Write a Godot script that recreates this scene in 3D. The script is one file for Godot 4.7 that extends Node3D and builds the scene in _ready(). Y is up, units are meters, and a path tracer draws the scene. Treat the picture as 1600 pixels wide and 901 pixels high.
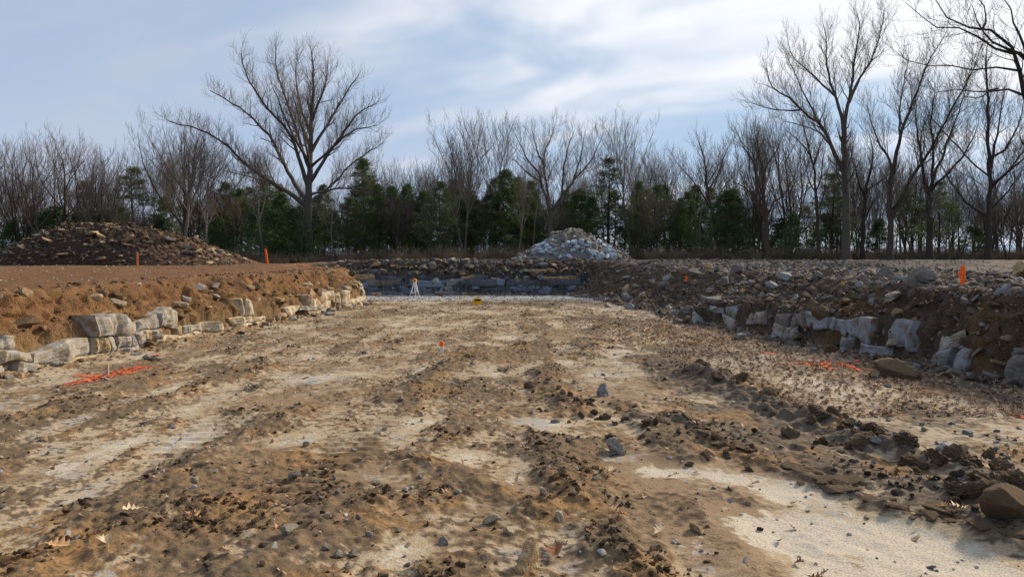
extends Node3D
# An excavated pit with rock banks, spoil heaps and a winter tree line behind.
# y up, metres; the camera looks along -z; "d" is the distance ahead (d = -z).

const F := 1050.0        # focal length in pixels of the 1600 px wide photograph
const EYE := 1.7
const HZ := 397.0        # pixel row of the horizon

class MB:
	var v := PackedVector3Array()
	var n := PackedVector3Array()
	var c := PackedColorArray()
	var i := PackedInt32Array()
	func tri(a: Vector3, b: Vector3, e: Vector3, nn: Vector3) -> void:
		var k := v.size()
		if (b - a).cross(e - a).dot(nn) > 0.0:      # front faces run clockwise
			var sw := b
			b = e
			e = sw
		v.push_back(a); v.push_back(b); v.push_back(e)
		n.push_back(nn); n.push_back(nn); n.push_back(nn)
		i.push_back(k); i.push_back(k + 1); i.push_back(k + 2)
	func quad(a: Vector3, b: Vector3, e: Vector3, f: Vector3, nn: Vector3) -> void:
		tri(a, b, e, nn)
		tri(a, e, f, nn)
	func box(o: Vector3, s: Vector3, bs := Basis()) -> void:   # centre, full size
		var h := s * 0.5
		for ax in 3:
			for sg in [-1.0, 1.0]:
				var a := Vector3(); a[ax] = sg
				var u := Vector3(); u[(ax + 1) % 3] = 1.0
				var w := Vector3(); w[(ax + 2) % 3] = 1.0
				var p := a * h
				quad(o + bs * (p - u * h - w * h), o + bs * (p + u * h - w * h), o + bs * (p + u * h + w * h), o + bs * (p - u * h + w * h), bs * a)
	func tube(pts: PackedVector3Array, rad: PackedFloat32Array, sides: int, cap := true) -> void:
		var m := pts.size()
		if m < 2:
			return
		var t := (pts[1] - pts[0]).normalized()
		var u := t.cross(Vector3(0.31, 0.1, 0.94)).normalized()
		var start := v.size()
		for k in m:
			var tk := t
			if k > 0 and k < m - 1:
				tk = (pts[k + 1] - pts[k - 1]).normalized()
			elif k == m - 1:
				tk = (pts[k] - pts[k - 1]).normalized()
			u = (u - tk * u.dot(tk)).normalized()
			var w := tk.cross(u)
			for s in sides:
				var a := TAU * s / sides
				var q := u * cos(a) + w * sin(a)
				v.push_back(pts[k] + q * rad[k])
				n.push_back(q)
		for k in m - 1:
			for s in sides:
				var a := start + k * sides + s
				var b := start + k * sides + (s + 1) % sides
				i.push_back(a); i.push_back(a + sides); i.push_back(b)
				i.push_back(b); i.push_back(a + sides); i.push_back(b + sides)
		if cap and rad[m - 1] > 0.004:
			var top := v.size()
			v.push_back(pts[m - 1]); n.push_back((pts[m - 1] - pts[m - 2]).normalized())
			for s in sides:
				i.push_back(top - sides + s); i.push_back(top); i.push_back(top - sides + (s + 1) % sides)
	func mesh(mat: Material) -> ArrayMesh:
		var arr := []
		arr.resize(Mesh.ARRAY_MAX)
		arr[Mesh.ARRAY_VERTEX] = v
		arr[Mesh.ARRAY_NORMAL] = n
		if c.size() == v.size():
			arr[Mesh.ARRAY_COLOR] = c
		arr[Mesh.ARRAY_INDEX] = i
		var am := ArrayMesh.new()
		am.add_surface_from_arrays(Mesh.PRIMITIVE_TRIANGLES, arr)
		am.surface_set_material(0, mat)
		return am

var rng := RandomNumberGenerator.new()
var M := {}
var rocks := []          # shared rock meshes
var slabs := []          # shared flat slab meshes
var names := {}
var nA := FastNoiseLite.new()
var nB := FastNoiseLite.new()
var nC := FastNoiseLite.new()
var nR := FastNoiseLite.new()
var nD := FastNoiseLite.new()
var nL := FastNoiseLite.new()
var nM := FastNoiseLite.new()
var xl_tab := PackedFloat32Array()
var xr_tab := PackedFloat32Array()
const TAB0 := -40.0
const TABS := 0.04
var feat := PackedFloat32Array()   # mud features on the floor, rasterised
var feath := PackedFloat32Array()  # their heights
const FX0 := -9.0
const FD0 := 2.0
const FS := 0.1
const FNX := 181
const FND := 400

func rf(a: float, b: float) -> float:
	return rng.randf_range(a, b)

func sm(a: float, b: float, x: float) -> float:
	var t := clampf((x - a) / (b - a), 0.0, 1.0)
	return t * t * (3.0 - 2.0 * t)

func curve(tab: Array, t: float) -> float:
	if t <= tab[0][0]:
		return tab[0][1]
	for k in range(1, tab.size()):
		if t <= tab[k][0]:
			var u: float = (t - tab[k - 1][0]) / (tab[k][0] - tab[k - 1][0])
			return lerpf(tab[k - 1][1], tab[k][1], u)
	return tab[tab.size() - 1][1]

func px(x: float, y: float, d: float) -> Vector3:       # a pixel of the photograph at distance d
	return Vector3((x - 800.0) / F * d, EYE - (y - HZ) / F * d, -d)

func floor_d(y: float) -> float:                        # distance of the pit floor seen at pixel row y
	return 1785.0 / (y - 418.0)

func floor_px(x: float, y: float) -> Vector2:           # (x, d) on the pit floor
	var d := floor_d(y)
	return Vector2((x - 800.0) / F * d, d)

# ---------------------------------------------------------------- nodes
func numbered(called: String) -> String:
	var k: int = names.get(called, 0)
	names[called] = k + 1
	return called if k == 0 else "%s_%03d" % [called, k]

func tag(o: Node, label: String, category := "", group := "", kind := "") -> Node:
	if label: o.set_meta("label", label)
	if category: o.set_meta("category", category)
	if group: o.set_meta("group", group)
	if kind: o.set_meta("kind", kind)
	return o

func thing(called: String, label: String, category: String, at := Vector3.ZERO, turn := 0.0, group := "") -> Node3D:
	var o := Node3D.new()
	o.name = numbered(called)
	add_child(o)
	o.position = at
	o.rotation.y = turn
	tag(o, label, category, group)
	return o

func part(called: String, mesh: Mesh, parent: Node, xf := Transform3D(), mat: Material = null) -> MeshInstance3D:
	var o := MeshInstance3D.new()
	o.name = called
	o.mesh = mesh
	o.transform = xf
	if mat:
		o.material_override = mat
	parent.add_child(o, true)
	return o

func single(called: String, mesh: Mesh, label: String, category: String, xf: Transform3D, group := "", mat: Material = null) -> MeshInstance3D:
	var o := MeshInstance3D.new()
	o.name = numbered(called)
	o.mesh = mesh
	if mat:
		o.material_override = mat
	add_child(o)
	o.transform = xf
	tag(o, label, category, group)
	return o

func scatter(called: String, mesh: Mesh, xfs: Array, cols: PackedColorArray, label: String, parent: Node = self) -> void:
	var mm := MultiMesh.new()
	mm.transform_format = MultiMesh.TRANSFORM_3D
	mm.use_colors = true
	mm.mesh = mesh
	mm.instance_count = xfs.size()
	for k in xfs.size():
		mm.set_instance_transform(k, xfs[k])
		mm.set_instance_color(k, cols[k])
	var o := MultiMeshInstance3D.new()
	o.name = numbered(called) if parent == self else called
	o.multimesh = mm
	parent.add_child(o, true)
	tag(o, label, "", "", "stuff")

# ---------------------------------------------------------------- materials
func noise(freq: float, oct: int, s: int, type := FastNoiseLite.TYPE_SIMPLEX_SMOOTH) -> FastNoiseLite:
	var f := FastNoiseLite.new()
	f.noise_type = type
	f.frequency = freq
	f.seed = s
	f.fractal_type = FastNoiseLite.FRACTAL_FBM if oct > 1 else FastNoiseLite.FRACTAL_NONE
	f.fractal_octaves = oct
	return f

func tex(f: FastNoiseLite, size: int, ramp: Array = []) -> NoiseTexture2D:
	var t := NoiseTexture2D.new()
	t.width = size; t.height = size
	t.seamless = true
	t.noise = f
	if ramp:
		var g := Gradient.new()
		var off := PackedFloat32Array(); var col := PackedColorArray()
		for r in ramp:
			off.push_back(r[0])
			col.push_back(Color(r[1], r[1], r[1]) if r[1] is float else r[1])
		g.offsets = off; g.colors = col
		t.color_ramp = g
	return t

func mat(col: Color, rough: float, t: Texture2D = null, scale := 1.0, bump: Texture2D = null, cm := 1.0, vcol := false, world := false) -> StandardMaterial3D:
	var m := StandardMaterial3D.new()
	m.albedo_color = col.linear_to_srgb()
	m.roughness = rough
	m.metallic_specular = 0.3
	m.vertex_color_use_as_albedo = vcol
	if t or bump:
		m.uv1_triplanar = true
		m.uv1_world_triplanar = world
		m.uv1_scale = Vector3.ONE * scale
		m.albedo_texture = t
		if bump:
			m.heightmap_enabled = true
			m.heightmap_texture = bump
			m.heightmap_scale = cm
	return m

func make_materials() -> void:
	var grain := tex(noise(0.035, 5, 3), 1024, [[0.0, 0.6], [0.3, 0.78], [0.45, 0.9], [0.6, 0.96], [1.0, 1.0]])
	var crumbs := tex(noise(0.05, 4, 11, FastNoiseLite.TYPE_CELLULAR), 1024)
	var mott := tex(noise(0.02, 5, 21), 512, [[0.0, 0.72], [0.4, 0.86], [0.6, 0.94], [1.0, 1.0]])
	var stain := tex(noise(0.009, 5, 51), 512, [[0.0, Color(0.66, 0.54, 0.4)], [0.32, Color(0.82, 0.74, 0.62)], [0.5, Color(0.93, 0.9, 0.86)], [0.7, 0.98], [1.0, 1.0]])
	var rough := tex(noise(0.03, 5, 31), 512)
	var bark := tex(noise(0.05, 4, 41), 256, [[0.0, 0.5], [0.5, 0.85], [1.0, 1.0]])
	M.ground = mat(Color(1, 1, 1), 0.95, grain, 1.6, rough, 0.3, true, true)
	M.soil = mat(Color(1, 1, 1), 0.97, grain, 0.8, crumbs, 3.5, true, true)
	M.clod = mat(Color(1, 1, 1), 0.97, grain, 3.0, rough, 1.0, true)
	M.pebble = mat(Color(1, 1, 1), 0.85, mott, 3.0, null, 1.0, true)
	M.pale = mat(Color(0.5, 0.455, 0.355), 0.85, stain, 0.9, rough, 1.0)
	M.cream = mat(Color(0.42, 0.365, 0.27), 0.9, stain, 1.1, rough, 1.3)
	M.grey = mat(Color(0.33, 0.32, 0.30), 0.8, stain, 1.0, rough, 1.0)
	M.blue = mat(Color(0.26, 0.285, 0.32), 0.75, stain, 0.9, rough, 1.0)
	M.lightblue = mat(Color(0.42, 0.505, 0.57), 0.8, mott, 0.9, rough, 1.5)
	M.navy = mat(Color(0.19, 0.23, 0.285), 0.8, mott, 0.8, rough, 1.3)
	M.slate = mat(Color(0.11, 0.12, 0.14), 0.85, mott, 0.8, rough, 1.3)
	M.tan = mat(Color(0.42, 0.32, 0.20), 0.9, stain, 1.0, rough, 1.0)
	M.brown = mat(Color(0.20, 0.135, 0.08), 0.95, mott, 1.0, rough, 3.0)
	M.rubble = mat(Color(0.2, 0.18, 0.16), 0.9, mott, 1.0, rough, 1.3)
	M.bark = mat(Color(0.10, 0.08, 0.065), 0.95, bark, 2.0)
	M.bark_grey = mat(Color(0.15, 0.132, 0.112), 0.95, bark, 2.0)
	M.bark_pale = mat(Color(0.25, 0.22, 0.18), 0.95, bark, 2.0)
	M.bark_dark = mat(Color(0.07, 0.058, 0.048), 0.95, bark, 2.0)
	M.bark_red = mat(Color(0.17, 0.11, 0.08), 0.95, bark, 2.0)
	M.twig = mat(Color(0.115, 0.098, 0.083), 0.95)
	M.twig_red = mat(Color(0.125, 0.095, 0.08), 0.95)
	M.twig_pale = mat(Color(0.15, 0.13, 0.105), 0.95)
	for k in 3:
		var m := mat([Color(0.07, 0.115, 0.043), Color(0.095, 0.14, 0.05), Color(0.11, 0.125, 0.06)][k], 0.8)
		m.backlight_enabled = true
		m.backlight = Color(0.02, 0.035, 0.01).linear_to_srgb()
		M["cedar%d" % k] = m
	M.orange = mat(Color(0.95, 0.14, 0.02), 0.6)
	M.orange_wood = mat(Color(0.85, 0.24, 0.09), 0.75, bark, 6.0)
	M.paint = mat(Color(0.74, 0.15, 0.06), 0.85, grain, 3.0)
	M.paint_faint = mat(Color(0.62, 0.25, 0.13), 0.9, grain, 3.0)
	M.white = mat(Color(0.72, 0.71, 0.68), 0.6)
	M.wood = mat(Color(0.62, 0.53, 0.4), 0.8, bark, 8.0)
	M.alu = mat(Color(0.66, 0.67, 0.68), 0.45)
	M.yellow = mat(Color(0.85, 0.45, 0.02), 0.5)
	M.laser = mat(Color(0.85, 0.32, 0.03), 0.45)
	M.black = mat(Color(0.02, 0.02, 0.022), 0.5)
	var lf := StandardMaterial3D.new()
	lf.vertex_color_use_as_albedo = true
	lf.roughness = 0.8
	lf.backlight_enabled = true
	lf.backlight = Color(0.1, 0.06, 0.03)
	M.leaf = lf
	M.leaf_tan = mat(Color(0.42, 0.25, 0.12), 0.8)
	M.leaf_brown = mat(Color(0.20, 0.09, 0.045), 0.8)
	M.leaf_pale = mat(Color(0.55, 0.42, 0.27), 0.8)

# ---------------------------------------------------------------- terrain
func bank_tables() -> void:
	var lb := [[-40, -8.2], [9, -7.9], [14, -7.75], [20, -7.35], [25, -7.1], [31, -6.85], [32.2, -7.0], [33.2, -8.2], [34.5, -11.0], [45, -11.8]]
	var rb := [[-40, 7.6], [9, 7.1], [12, 6.8], [15, 6.25], [20, 5.65], [29, 5.35], [36, 4.7], [39, 3.9], [42, 3.0]]
	for k in int(100.0 / TABS):
		var d := TAB0 + k * TABS
		var wob := nA.get_noise_2d(d * 0.7, 7.0) * 0.28 + nB.get_noise_2d(d * 1.2, 3.0) * 0.14
		var wob2 := nA.get_noise_2d(d * 0.6, 57.0) * 0.4 + nB.get_noise_2d(d * 1.1, 93.0) * 0.16
		xl_tab.push_back(curve(lb, d) + wob)
		xr_tab.push_back(curve(rb, d) + wob2)

func seg_dist(p: Vector2, a: Vector2, b: Vector2) -> float:
	var ab := b - a
	var t := clampf((p - a).dot(ab) / maxf(ab.length_squared(), 1e-6), 0.0, 1.0)
	return p.distance_to(a + ab * t)

func features() -> void:
	feat.resize(FNX * FND)
	feath.resize(FNX * FND)
	# [pixel polyline, half width m, mud amount, height m]
	var lines := [
		[[[1095, 588], [1200, 640], [1330, 688], [1450, 728], [1560, 785], [1700, 850]], 0.24, 1.2, 0.17],
		[[[1150, 655], [1260, 705], [1370, 752], [1480, 800], [1620, 850]], 0.30, 1.3, 0.045],
		[[[1010, 560], [1060, 585], [1120, 605]], 0.3, 1.0, 0.07],
		[[[1060, 655], [1130, 702], [1230, 742], [1320, 776], [1420, 816], [1600, 862]], 0.10, 1.2, 0.07],
		[[[845, 585], [868, 622], [905, 645]], 0.22, 1.0, 0.09],
		[[[985, 640], [1040, 680], [1075, 720]], 0.24, 1.0, 0.08],
		[[[630, 715], [720, 745], [790, 775], [840, 800]], 0.14, 1.1, 0.06],
		[[[860, 690], [890, 760], [940, 830], [990, 890]], 0.20, 1.0, 0.05],
		[[[1080, 790], [1140, 840], [1180, 900]], 0.18, 1.1, 0.05],
		[[[700, 575], [650, 605], [600, 630]], 0.18, 0.9, 0.07],
		[[[480, 640], [430, 670], [330, 720], [200, 800]], 0.22, 0.8, 0.05],
		[[[250, 590], [120, 630], [20, 660]], 0.2, 0.8, 0.06],
		[[[430, 575], [330, 600], [180, 650]], 0.25, 0.6, 0.04],
		[[[760, 545], [730, 570], [690, 600]], 0.3, 0.5, 0.03],
		[[[330, 770], [200, 830], [80, 890]], 0.3, 0.9, 0.05],
		[[[560, 800], [470, 850], [400, 900]], 0.25, 0.8, 0.05],
		[[[960, 500], [930, 530], [900, 560]], 0.35, 0.6, 0.05],
		# pale scraped floor
		[[[720, 715], [790, 720], [830, 770]], 0.20, -1.3, -0.01],
		[[[560, 740], [580, 745]], 0.18, -1.2, -0.01],
		[[[440, 690], [470, 685]], 0.22, -1.0, -0.01],
		[[[490, 590], [540, 588]], 0.5, -1.2, 0.0],
		[[[1040, 735], [1120, 740], [1210, 762]], 0.22, -1.5, -0.02],
		[[[1180, 830], [1300, 825], [1420, 850], [1560, 895]], 0.34, -1.7, -0.02],
		[[[1230, 880], [1400, 900]], 0.4, -1.3, -0.02],
		[[[930, 590], [980, 585]], 0.4, -0.9, 0.0],
		[[[840, 660], [890, 662]], 0.14, -1.1, 0.0],
		[[[60, 620], [0, 640]], 0.25, -1.0, 0.0],
		[[[620, 870], [690, 850], [740, 800]], 0.22, -0.8, 0.0],
		[[[200, 690], [100, 735]], 0.2, -0.9, 0.0],
		[[[330, 680], [260, 700]], 0.16, -0.8, 0.0],
		[[[1280, 600], [1420, 620], [1560, 640]], 0.5, -0.8, 0.0],
	]
	for l in lines:
		var pts := []
		var lo := Vector2(1e9, 1e9); var hi := Vector2(-1e9, -1e9)
		for q in l[0]:
			var w := floor_px(q[0], q[1])
			pts.append(w)
			lo = lo.min(w); hi = hi.max(w)
		var r: float = l[1]
		for kd in range(maxi(0, int((lo.y - FD0 - 2.5 * r) / FS)), mini(FND - 1, int((hi.y - FD0 + 2.5 * r) / FS) + 1) + 1):
			for kx in range(maxi(0, int((lo.x - FX0 - 2.5 * r) / FS)), mini(FNX - 1, int((hi.x - FX0 + 2.5 * r) / FS) + 1) + 1):
				var p := Vector2(FX0 + kx * FS, FD0 + kd * FS)
				var dm := 1e9
				for k in pts.size() - 1:
					dm = minf(dm, seg_dist(p, pts[k], pts[k + 1]))
				dm += nB.get_noise_2d(p.x * 2.0, p.y * 2.0) * r * 0.8
				var g := exp(-dm * absf(dm) / (r * r))
				feat[kd * FNX + kx] += g * l[2]
				feath[kd * FNX + kx] += g * l[3]

func sample(arr: PackedFloat32Array, x: float, d: float) -> float:
	var u := (x - FX0) / FS
	var w := (d - FD0) / FS
	if u < 0.0 or w < 0.0 or u >= FNX - 1.001 or w >= FND - 1.001:
		return 0.0
	var a := int(u); var b := int(w)
	var fu := u - a; var fw := w - b
	var k := b * FNX + a
	return lerpf(lerpf(arr[k], arr[k + 1], fu), lerpf(arr[k + FNX], arr[k + FNX + 1], fu), fw)

func mud(x: float, d: float) -> float:
	var v := nA.get_noise_2d(x * 3.0, d * 0.4) * 0.4 + nB.get_noise_2d(x * 0.8 + 70.0, d * 0.8) * 0.4 + nA.get_noise_2d(x * 0.9 + 40.0, d * 0.7) * 0.65 + nB.get_noise_2d(x * 1.1, d * 0.6 + 9.0) * 0.5
	v += sample(feat, x, d) * 0.75 + nB.get_noise_2d(x * 2.3 + 5.0, d * 1.9) * 0.3
	for q in TRACKS:                      # mud dragged along by the machine's tracks
		var off := absf(absf(x - q[0] - q[1] * (d - 10.0)) - 0.3)
		if off < 0.3 and d > q[2] and d < q[3]:
			v += 0.42 * sm(0.22, 0.02, off) * sm(-0.35, 0.15, nA.get_noise_2d(x * 0.6 + 12.0, d * 0.5))
	return v

func plateau(x: float, d: float) -> float:
	var p := 1.05 + 0.22 * sm(34.0, 42.0, d) * sm(-16.0, -8.0, x) - 0.2 * sm(44.0, 58.0, d) + 0.1 * sm(5.0, 9.0, x) * (1.0 - sm(14.0, 26.0, d))
	return p + nA.get_noise_2d(x * 0.4, d * 0.4) * 0.05

const TRACKS := [[-4.9, -0.02, 5.0, 20.0], [-3.2, -0.02, 5.0, 20.0], [-1.5, 0.03, 3.0, 24.0], [0.3, 0.03, 8.0, 26.0], [2.5, 0.08, 6.5, 16.0], [-6.3, 0.0, 6.0, 15.0]]   # [x at 10 m, slant, from, to]
var T_f := 0.0       # results of the last terrain() call
var T_reg := 0
var T_mud := 0.0
var T_s := 0.0

func terrain(x: float, d: float) -> float:
	var k := clampi(int((d - TAB0) / TABS), 0, xl_tab.size() - 1)
	var wv := nB.get_noise_2d(x * 0.9, d * 0.9)
	var sl := xl_tab[k] - x + wv * 0.06
	var sr := x - xr_tab[k] + wv * 0.06
	var sb := d - 41.0 + nA.get_noise_2d(x * 0.8, 31.0) * 0.5 + nB.get_noise_2d(x * 1.3, 77.0) * 0.2
	var f := 0.0
	T_reg = 0
	T_s = maxf(sl, maxf(sr, sb))
	if sl > 0.0:
		var wl := 1.15 + 0.3 * nA.get_noise_2d(d * 0.5, 5.0)
		f = 0.42 * sm(0.0, 0.2, sl) + 0.58 * sm(0.08, wl, sl)
		T_reg = 1
	if sr > 0.0:
		var wr := 0.55 + 1.3 * sm(11.0, 16.0, d) + 1.2 * sm(16.0, 24.0, d)
		var led := 0.42 * (1.0 - sm(18.0, 24.0, d))
		var fr := led * sm(0.0, 0.25, sr) + (1.0 - led) * (0.6 * clampf(sr / wr, 0.0, 1.0) + 0.4 * sm(0.0, wr, sr))
		if fr > f:
			f = fr
			T_reg = 2
	if sb > 0.0:
		var fb := 0.35 * sm(0.0, 0.15, sb) + 0.3 * sm(0.25, 0.4, sb) + 0.35 * sm(0.45, 1.3, sb)
		if fb > f:
			f = fb
			T_reg = 3
	f *= sm(-16.0, -5.0, d)
	T_f = f
	var fl := -0.02 * clampf(d, -5.0, 41.0)
	var pl := plateau(x, d)
	if d < -5.0:
		fl = lerpf(pl, fl, sm(-16.0, -5.0, d))
	var h := lerpf(fl, pl, f)
	T_mud = 0.0
	if absf(x) > 60.0 or d > 70.0 or d < -20.0:
		return h
	var fine := nC.get_noise_2d(x, d)
	if f < 0.02:
		var m := mud(x, d)
		T_mud = m
		var mm := sm(-0.12, 0.3, m)
		var rid := 1.0 - absf(nR.get_noise_2d(x * 1.7, d))
		var lump := 0.0
		var trk := 0.0
		for q in TRACKS:
			trk = maxf(trk, sm(0.34, 0.22, absf(x - q[0] - q[1] * (d - 10.0))) * sm(q[3], q[3] - 1.5, d) * sm(q[2], q[2] + 1.0, d))
		trk *= sm(-0.25, 0.05, nA.get_noise_2d(x * 1.5 + 44.0, d * 0.9))
		if mm > 0.02:
			var wv2 := nC.get_noise_2d(x + 7.0, d) * 0.05
			var rough_ := sm(-0.02, 0.32, nB.get_noise_2d(x * 0.6 + 60.0, d * 0.45))
			lump = -nL.get_noise_2d(x + wv2, d - wv2) * 0.022 * rough_ - nM.get_noise_2d(x - wv2, d + wv2) * 0.016 * (0.15 + 0.85 * rough_)
		h += mm * (1.0 - 0.7 * trk) * (0.018 * rid * rid + 0.016 * fine + 0.012 * nD.get_noise_2d(x, d) + lump) - 0.012 * trk + 0.004 * fine + sample(feath, x, d) * (0.35 + 0.6 * rid)
		h += 0.01 * nB.get_noise_2d(x, d * 0.5)
		if T_s > -0.7:
			h += sm(-0.7, 0.0, T_s) * (0.06 + 0.06 * wv + 0.03 * fine)
		# lug marks pressed in by tracks
		if trk > 0.0:
			h += trk * 0.022 * sm(-0.1, 0.5, sin((d + absf(nB.get_noise_2d(x, d)) * 0.05) * 33.0))
	else:
		var steep := sm(0.0, 0.15, f) * sm(1.0, 0.85, f)
		var rough := 0.03 + 0.10 * steep
		if T_reg >= 2:
			rough += 0.05
		var rid2 := 1.0 - absf(nR.get_noise_2d(x, d))
		h += rough * (nB.get_noise_2d(x * 1.6, d * 1.6) * 0.9 + rid2 * rid2 * 0.7 - 0.3) + 0.018 * fine
	return h

func ground_at(x: float, d: float) -> Vector3:
	return Vector3(x, terrain(x, d), -d)

const BEIGE := Color(0.40, 0.318, 0.212)
const PALE := Color(0.5, 0.44, 0.355)
const MUDC := Color(0.14, 0.096, 0.057)
const GREYC := Color(0.46, 0.43, 0.37)

func surf_color(x: float, d: float, h: float) -> Color:
	var f := T_f; var reg := T_reg; var m := T_mud; var s := T_s
	var a := nC.get_noise_2d(x * 1.3 + 50.0, d * 1.3)
	var b := nB.get_noise_2d(x * 2.1 - 30.0, d * 2.1)
	var e := nA.get_noise_2d(x * 1.2 + 90.0, d * 0.8)
	var c: Color
	if f < 0.02 and d > -6.0 and d < 42.0:
		var g := nD.get_noise_2d(x, d)
		c = BEIGE.lerp(Color(0.25, 0.175, 0.105), sm(-0.15, 0.35, e + 0.5 * b + 0.4 * a))
		c = c.lerp(PALE, sm(0.3, 0.5, -m * 0.6 - e * 0.3 + 0.4 * a + 0.25 * b + 0.2 * g))
		c = c.lerp(Color(0.34, 0.33, 0.32), 0.8 * sm(0.2, 0.32, nB.get_noise_2d(x * 0.9 + 14.0, d * 0.6) * 0.7 - 0.1 + 0.4 * a + 0.2 * g))
		# trodden leaves and grey fines towards the right bank
		c = c.lerp(Color(0.33, 0.30, 0.26), 0.6 * sm(2.8, 4.6, x + 0.8 * b) * sm(-0.3, 0.1, a))
		var mm := sm(-0.05, 0.07, m * 0.8 + a * 0.55 + b * 0.25 + g * 0.35)
		var mc := MUDC.lerp(Color(0.2, 0.132, 0.07), sm(-0.3, 0.4, b + e + g * 0.5))
		mc = mc.lerp(Color(0.115, 0.095, 0.075), sm(0.2, 3.5, x + b) * 0.8)
		mc = mc.lerp(Color(0.29, 0.165, 0.065), 0.8 * sm(0.12, 0.3, nB.get_noise_2d(x * 0.7 + 33.0, d * 0.6) + 0.35 * g + 0.2 * a))
		mc = mc.lerp(Color(0.065, 0.046, 0.032), 0.7 * sm(0.1, 0.3, a + 0.6 * g))
		c = c.lerp(mc, mm * 0.92)
		# crushed grey stone in front of the back wall
		var gr := sm(33.5, 36.0, d + 1.2 * e + 0.5 * b)
		c = c.lerp(Color(0.34, 0.35, 0.36).lerp(Color(0.23, 0.235, 0.24), sm(0.0, 0.5, a)), gr)
		if s > -0.5:
			var dirt := Color(0.24, 0.165, 0.09) if reg == 0 and x < 0.0 else Color(0.13, 0.105, 0.08)
			c = c.lerp(dirt, sm(-0.5, 0.0, s + 0.4 * a) * 0.8)
		return c
	if d > 52.0 or d < -6.0:
		c = Color(0.11, 0.078, 0.05).lerp(Color(0.075, 0.075, 0.04), sm(-0.2, 0.4, e))
		return c.lerp(Color(0.16, 0.11, 0.07), sm(0.1, 0.5, a))
	if reg == 1:
		c = Color(0.185, 0.098, 0.045).lerp(Color(0.255, 0.145, 0.06), sm(-0.2, 0.5, b + 0.4 * e))
		c = c.lerp(Color(0.10, 0.058, 0.032), sm(0.1, 0.5, e - 0.3 * b + a * 0.3))
		var low := sm(0.62, 0.25, f)
		c = c.lerp(Color(0.30, 0.20, 0.10).lerp(Color(0.17, 0.11, 0.055), sm(-0.2, 0.3, a)), low * 0.8)
		var flat := sm(0.93, 1.0, f)
		c = c.lerp(Color(0.205, 0.105, 0.05).lerp(Color(0.27, 0.155, 0.08), sm(0.1, 0.4, a + b * 0.5)), flat)
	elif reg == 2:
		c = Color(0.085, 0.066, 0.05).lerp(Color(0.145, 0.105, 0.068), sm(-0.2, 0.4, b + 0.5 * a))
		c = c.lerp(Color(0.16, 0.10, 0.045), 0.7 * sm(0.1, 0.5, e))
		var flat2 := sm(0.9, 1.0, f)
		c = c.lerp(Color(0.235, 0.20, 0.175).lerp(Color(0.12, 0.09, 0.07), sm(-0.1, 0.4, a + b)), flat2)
	elif reg == 3:
		c = Color(0.10, 0.115, 0.135).lerp(Color(0.16, 0.165, 0.17), sm(-0.2, 0.4, b + a))
		c = c.lerp(Color(0.11, 0.088, 0.066), sm(0.45, 0.7, f + 0.1 * a))
		c = c.lerp(Color(0.19, 0.145, 0.105), sm(0.9, 1.0, f))
	else:
		c = Color(0.16, 0.11, 0.07)
	return c

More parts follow.
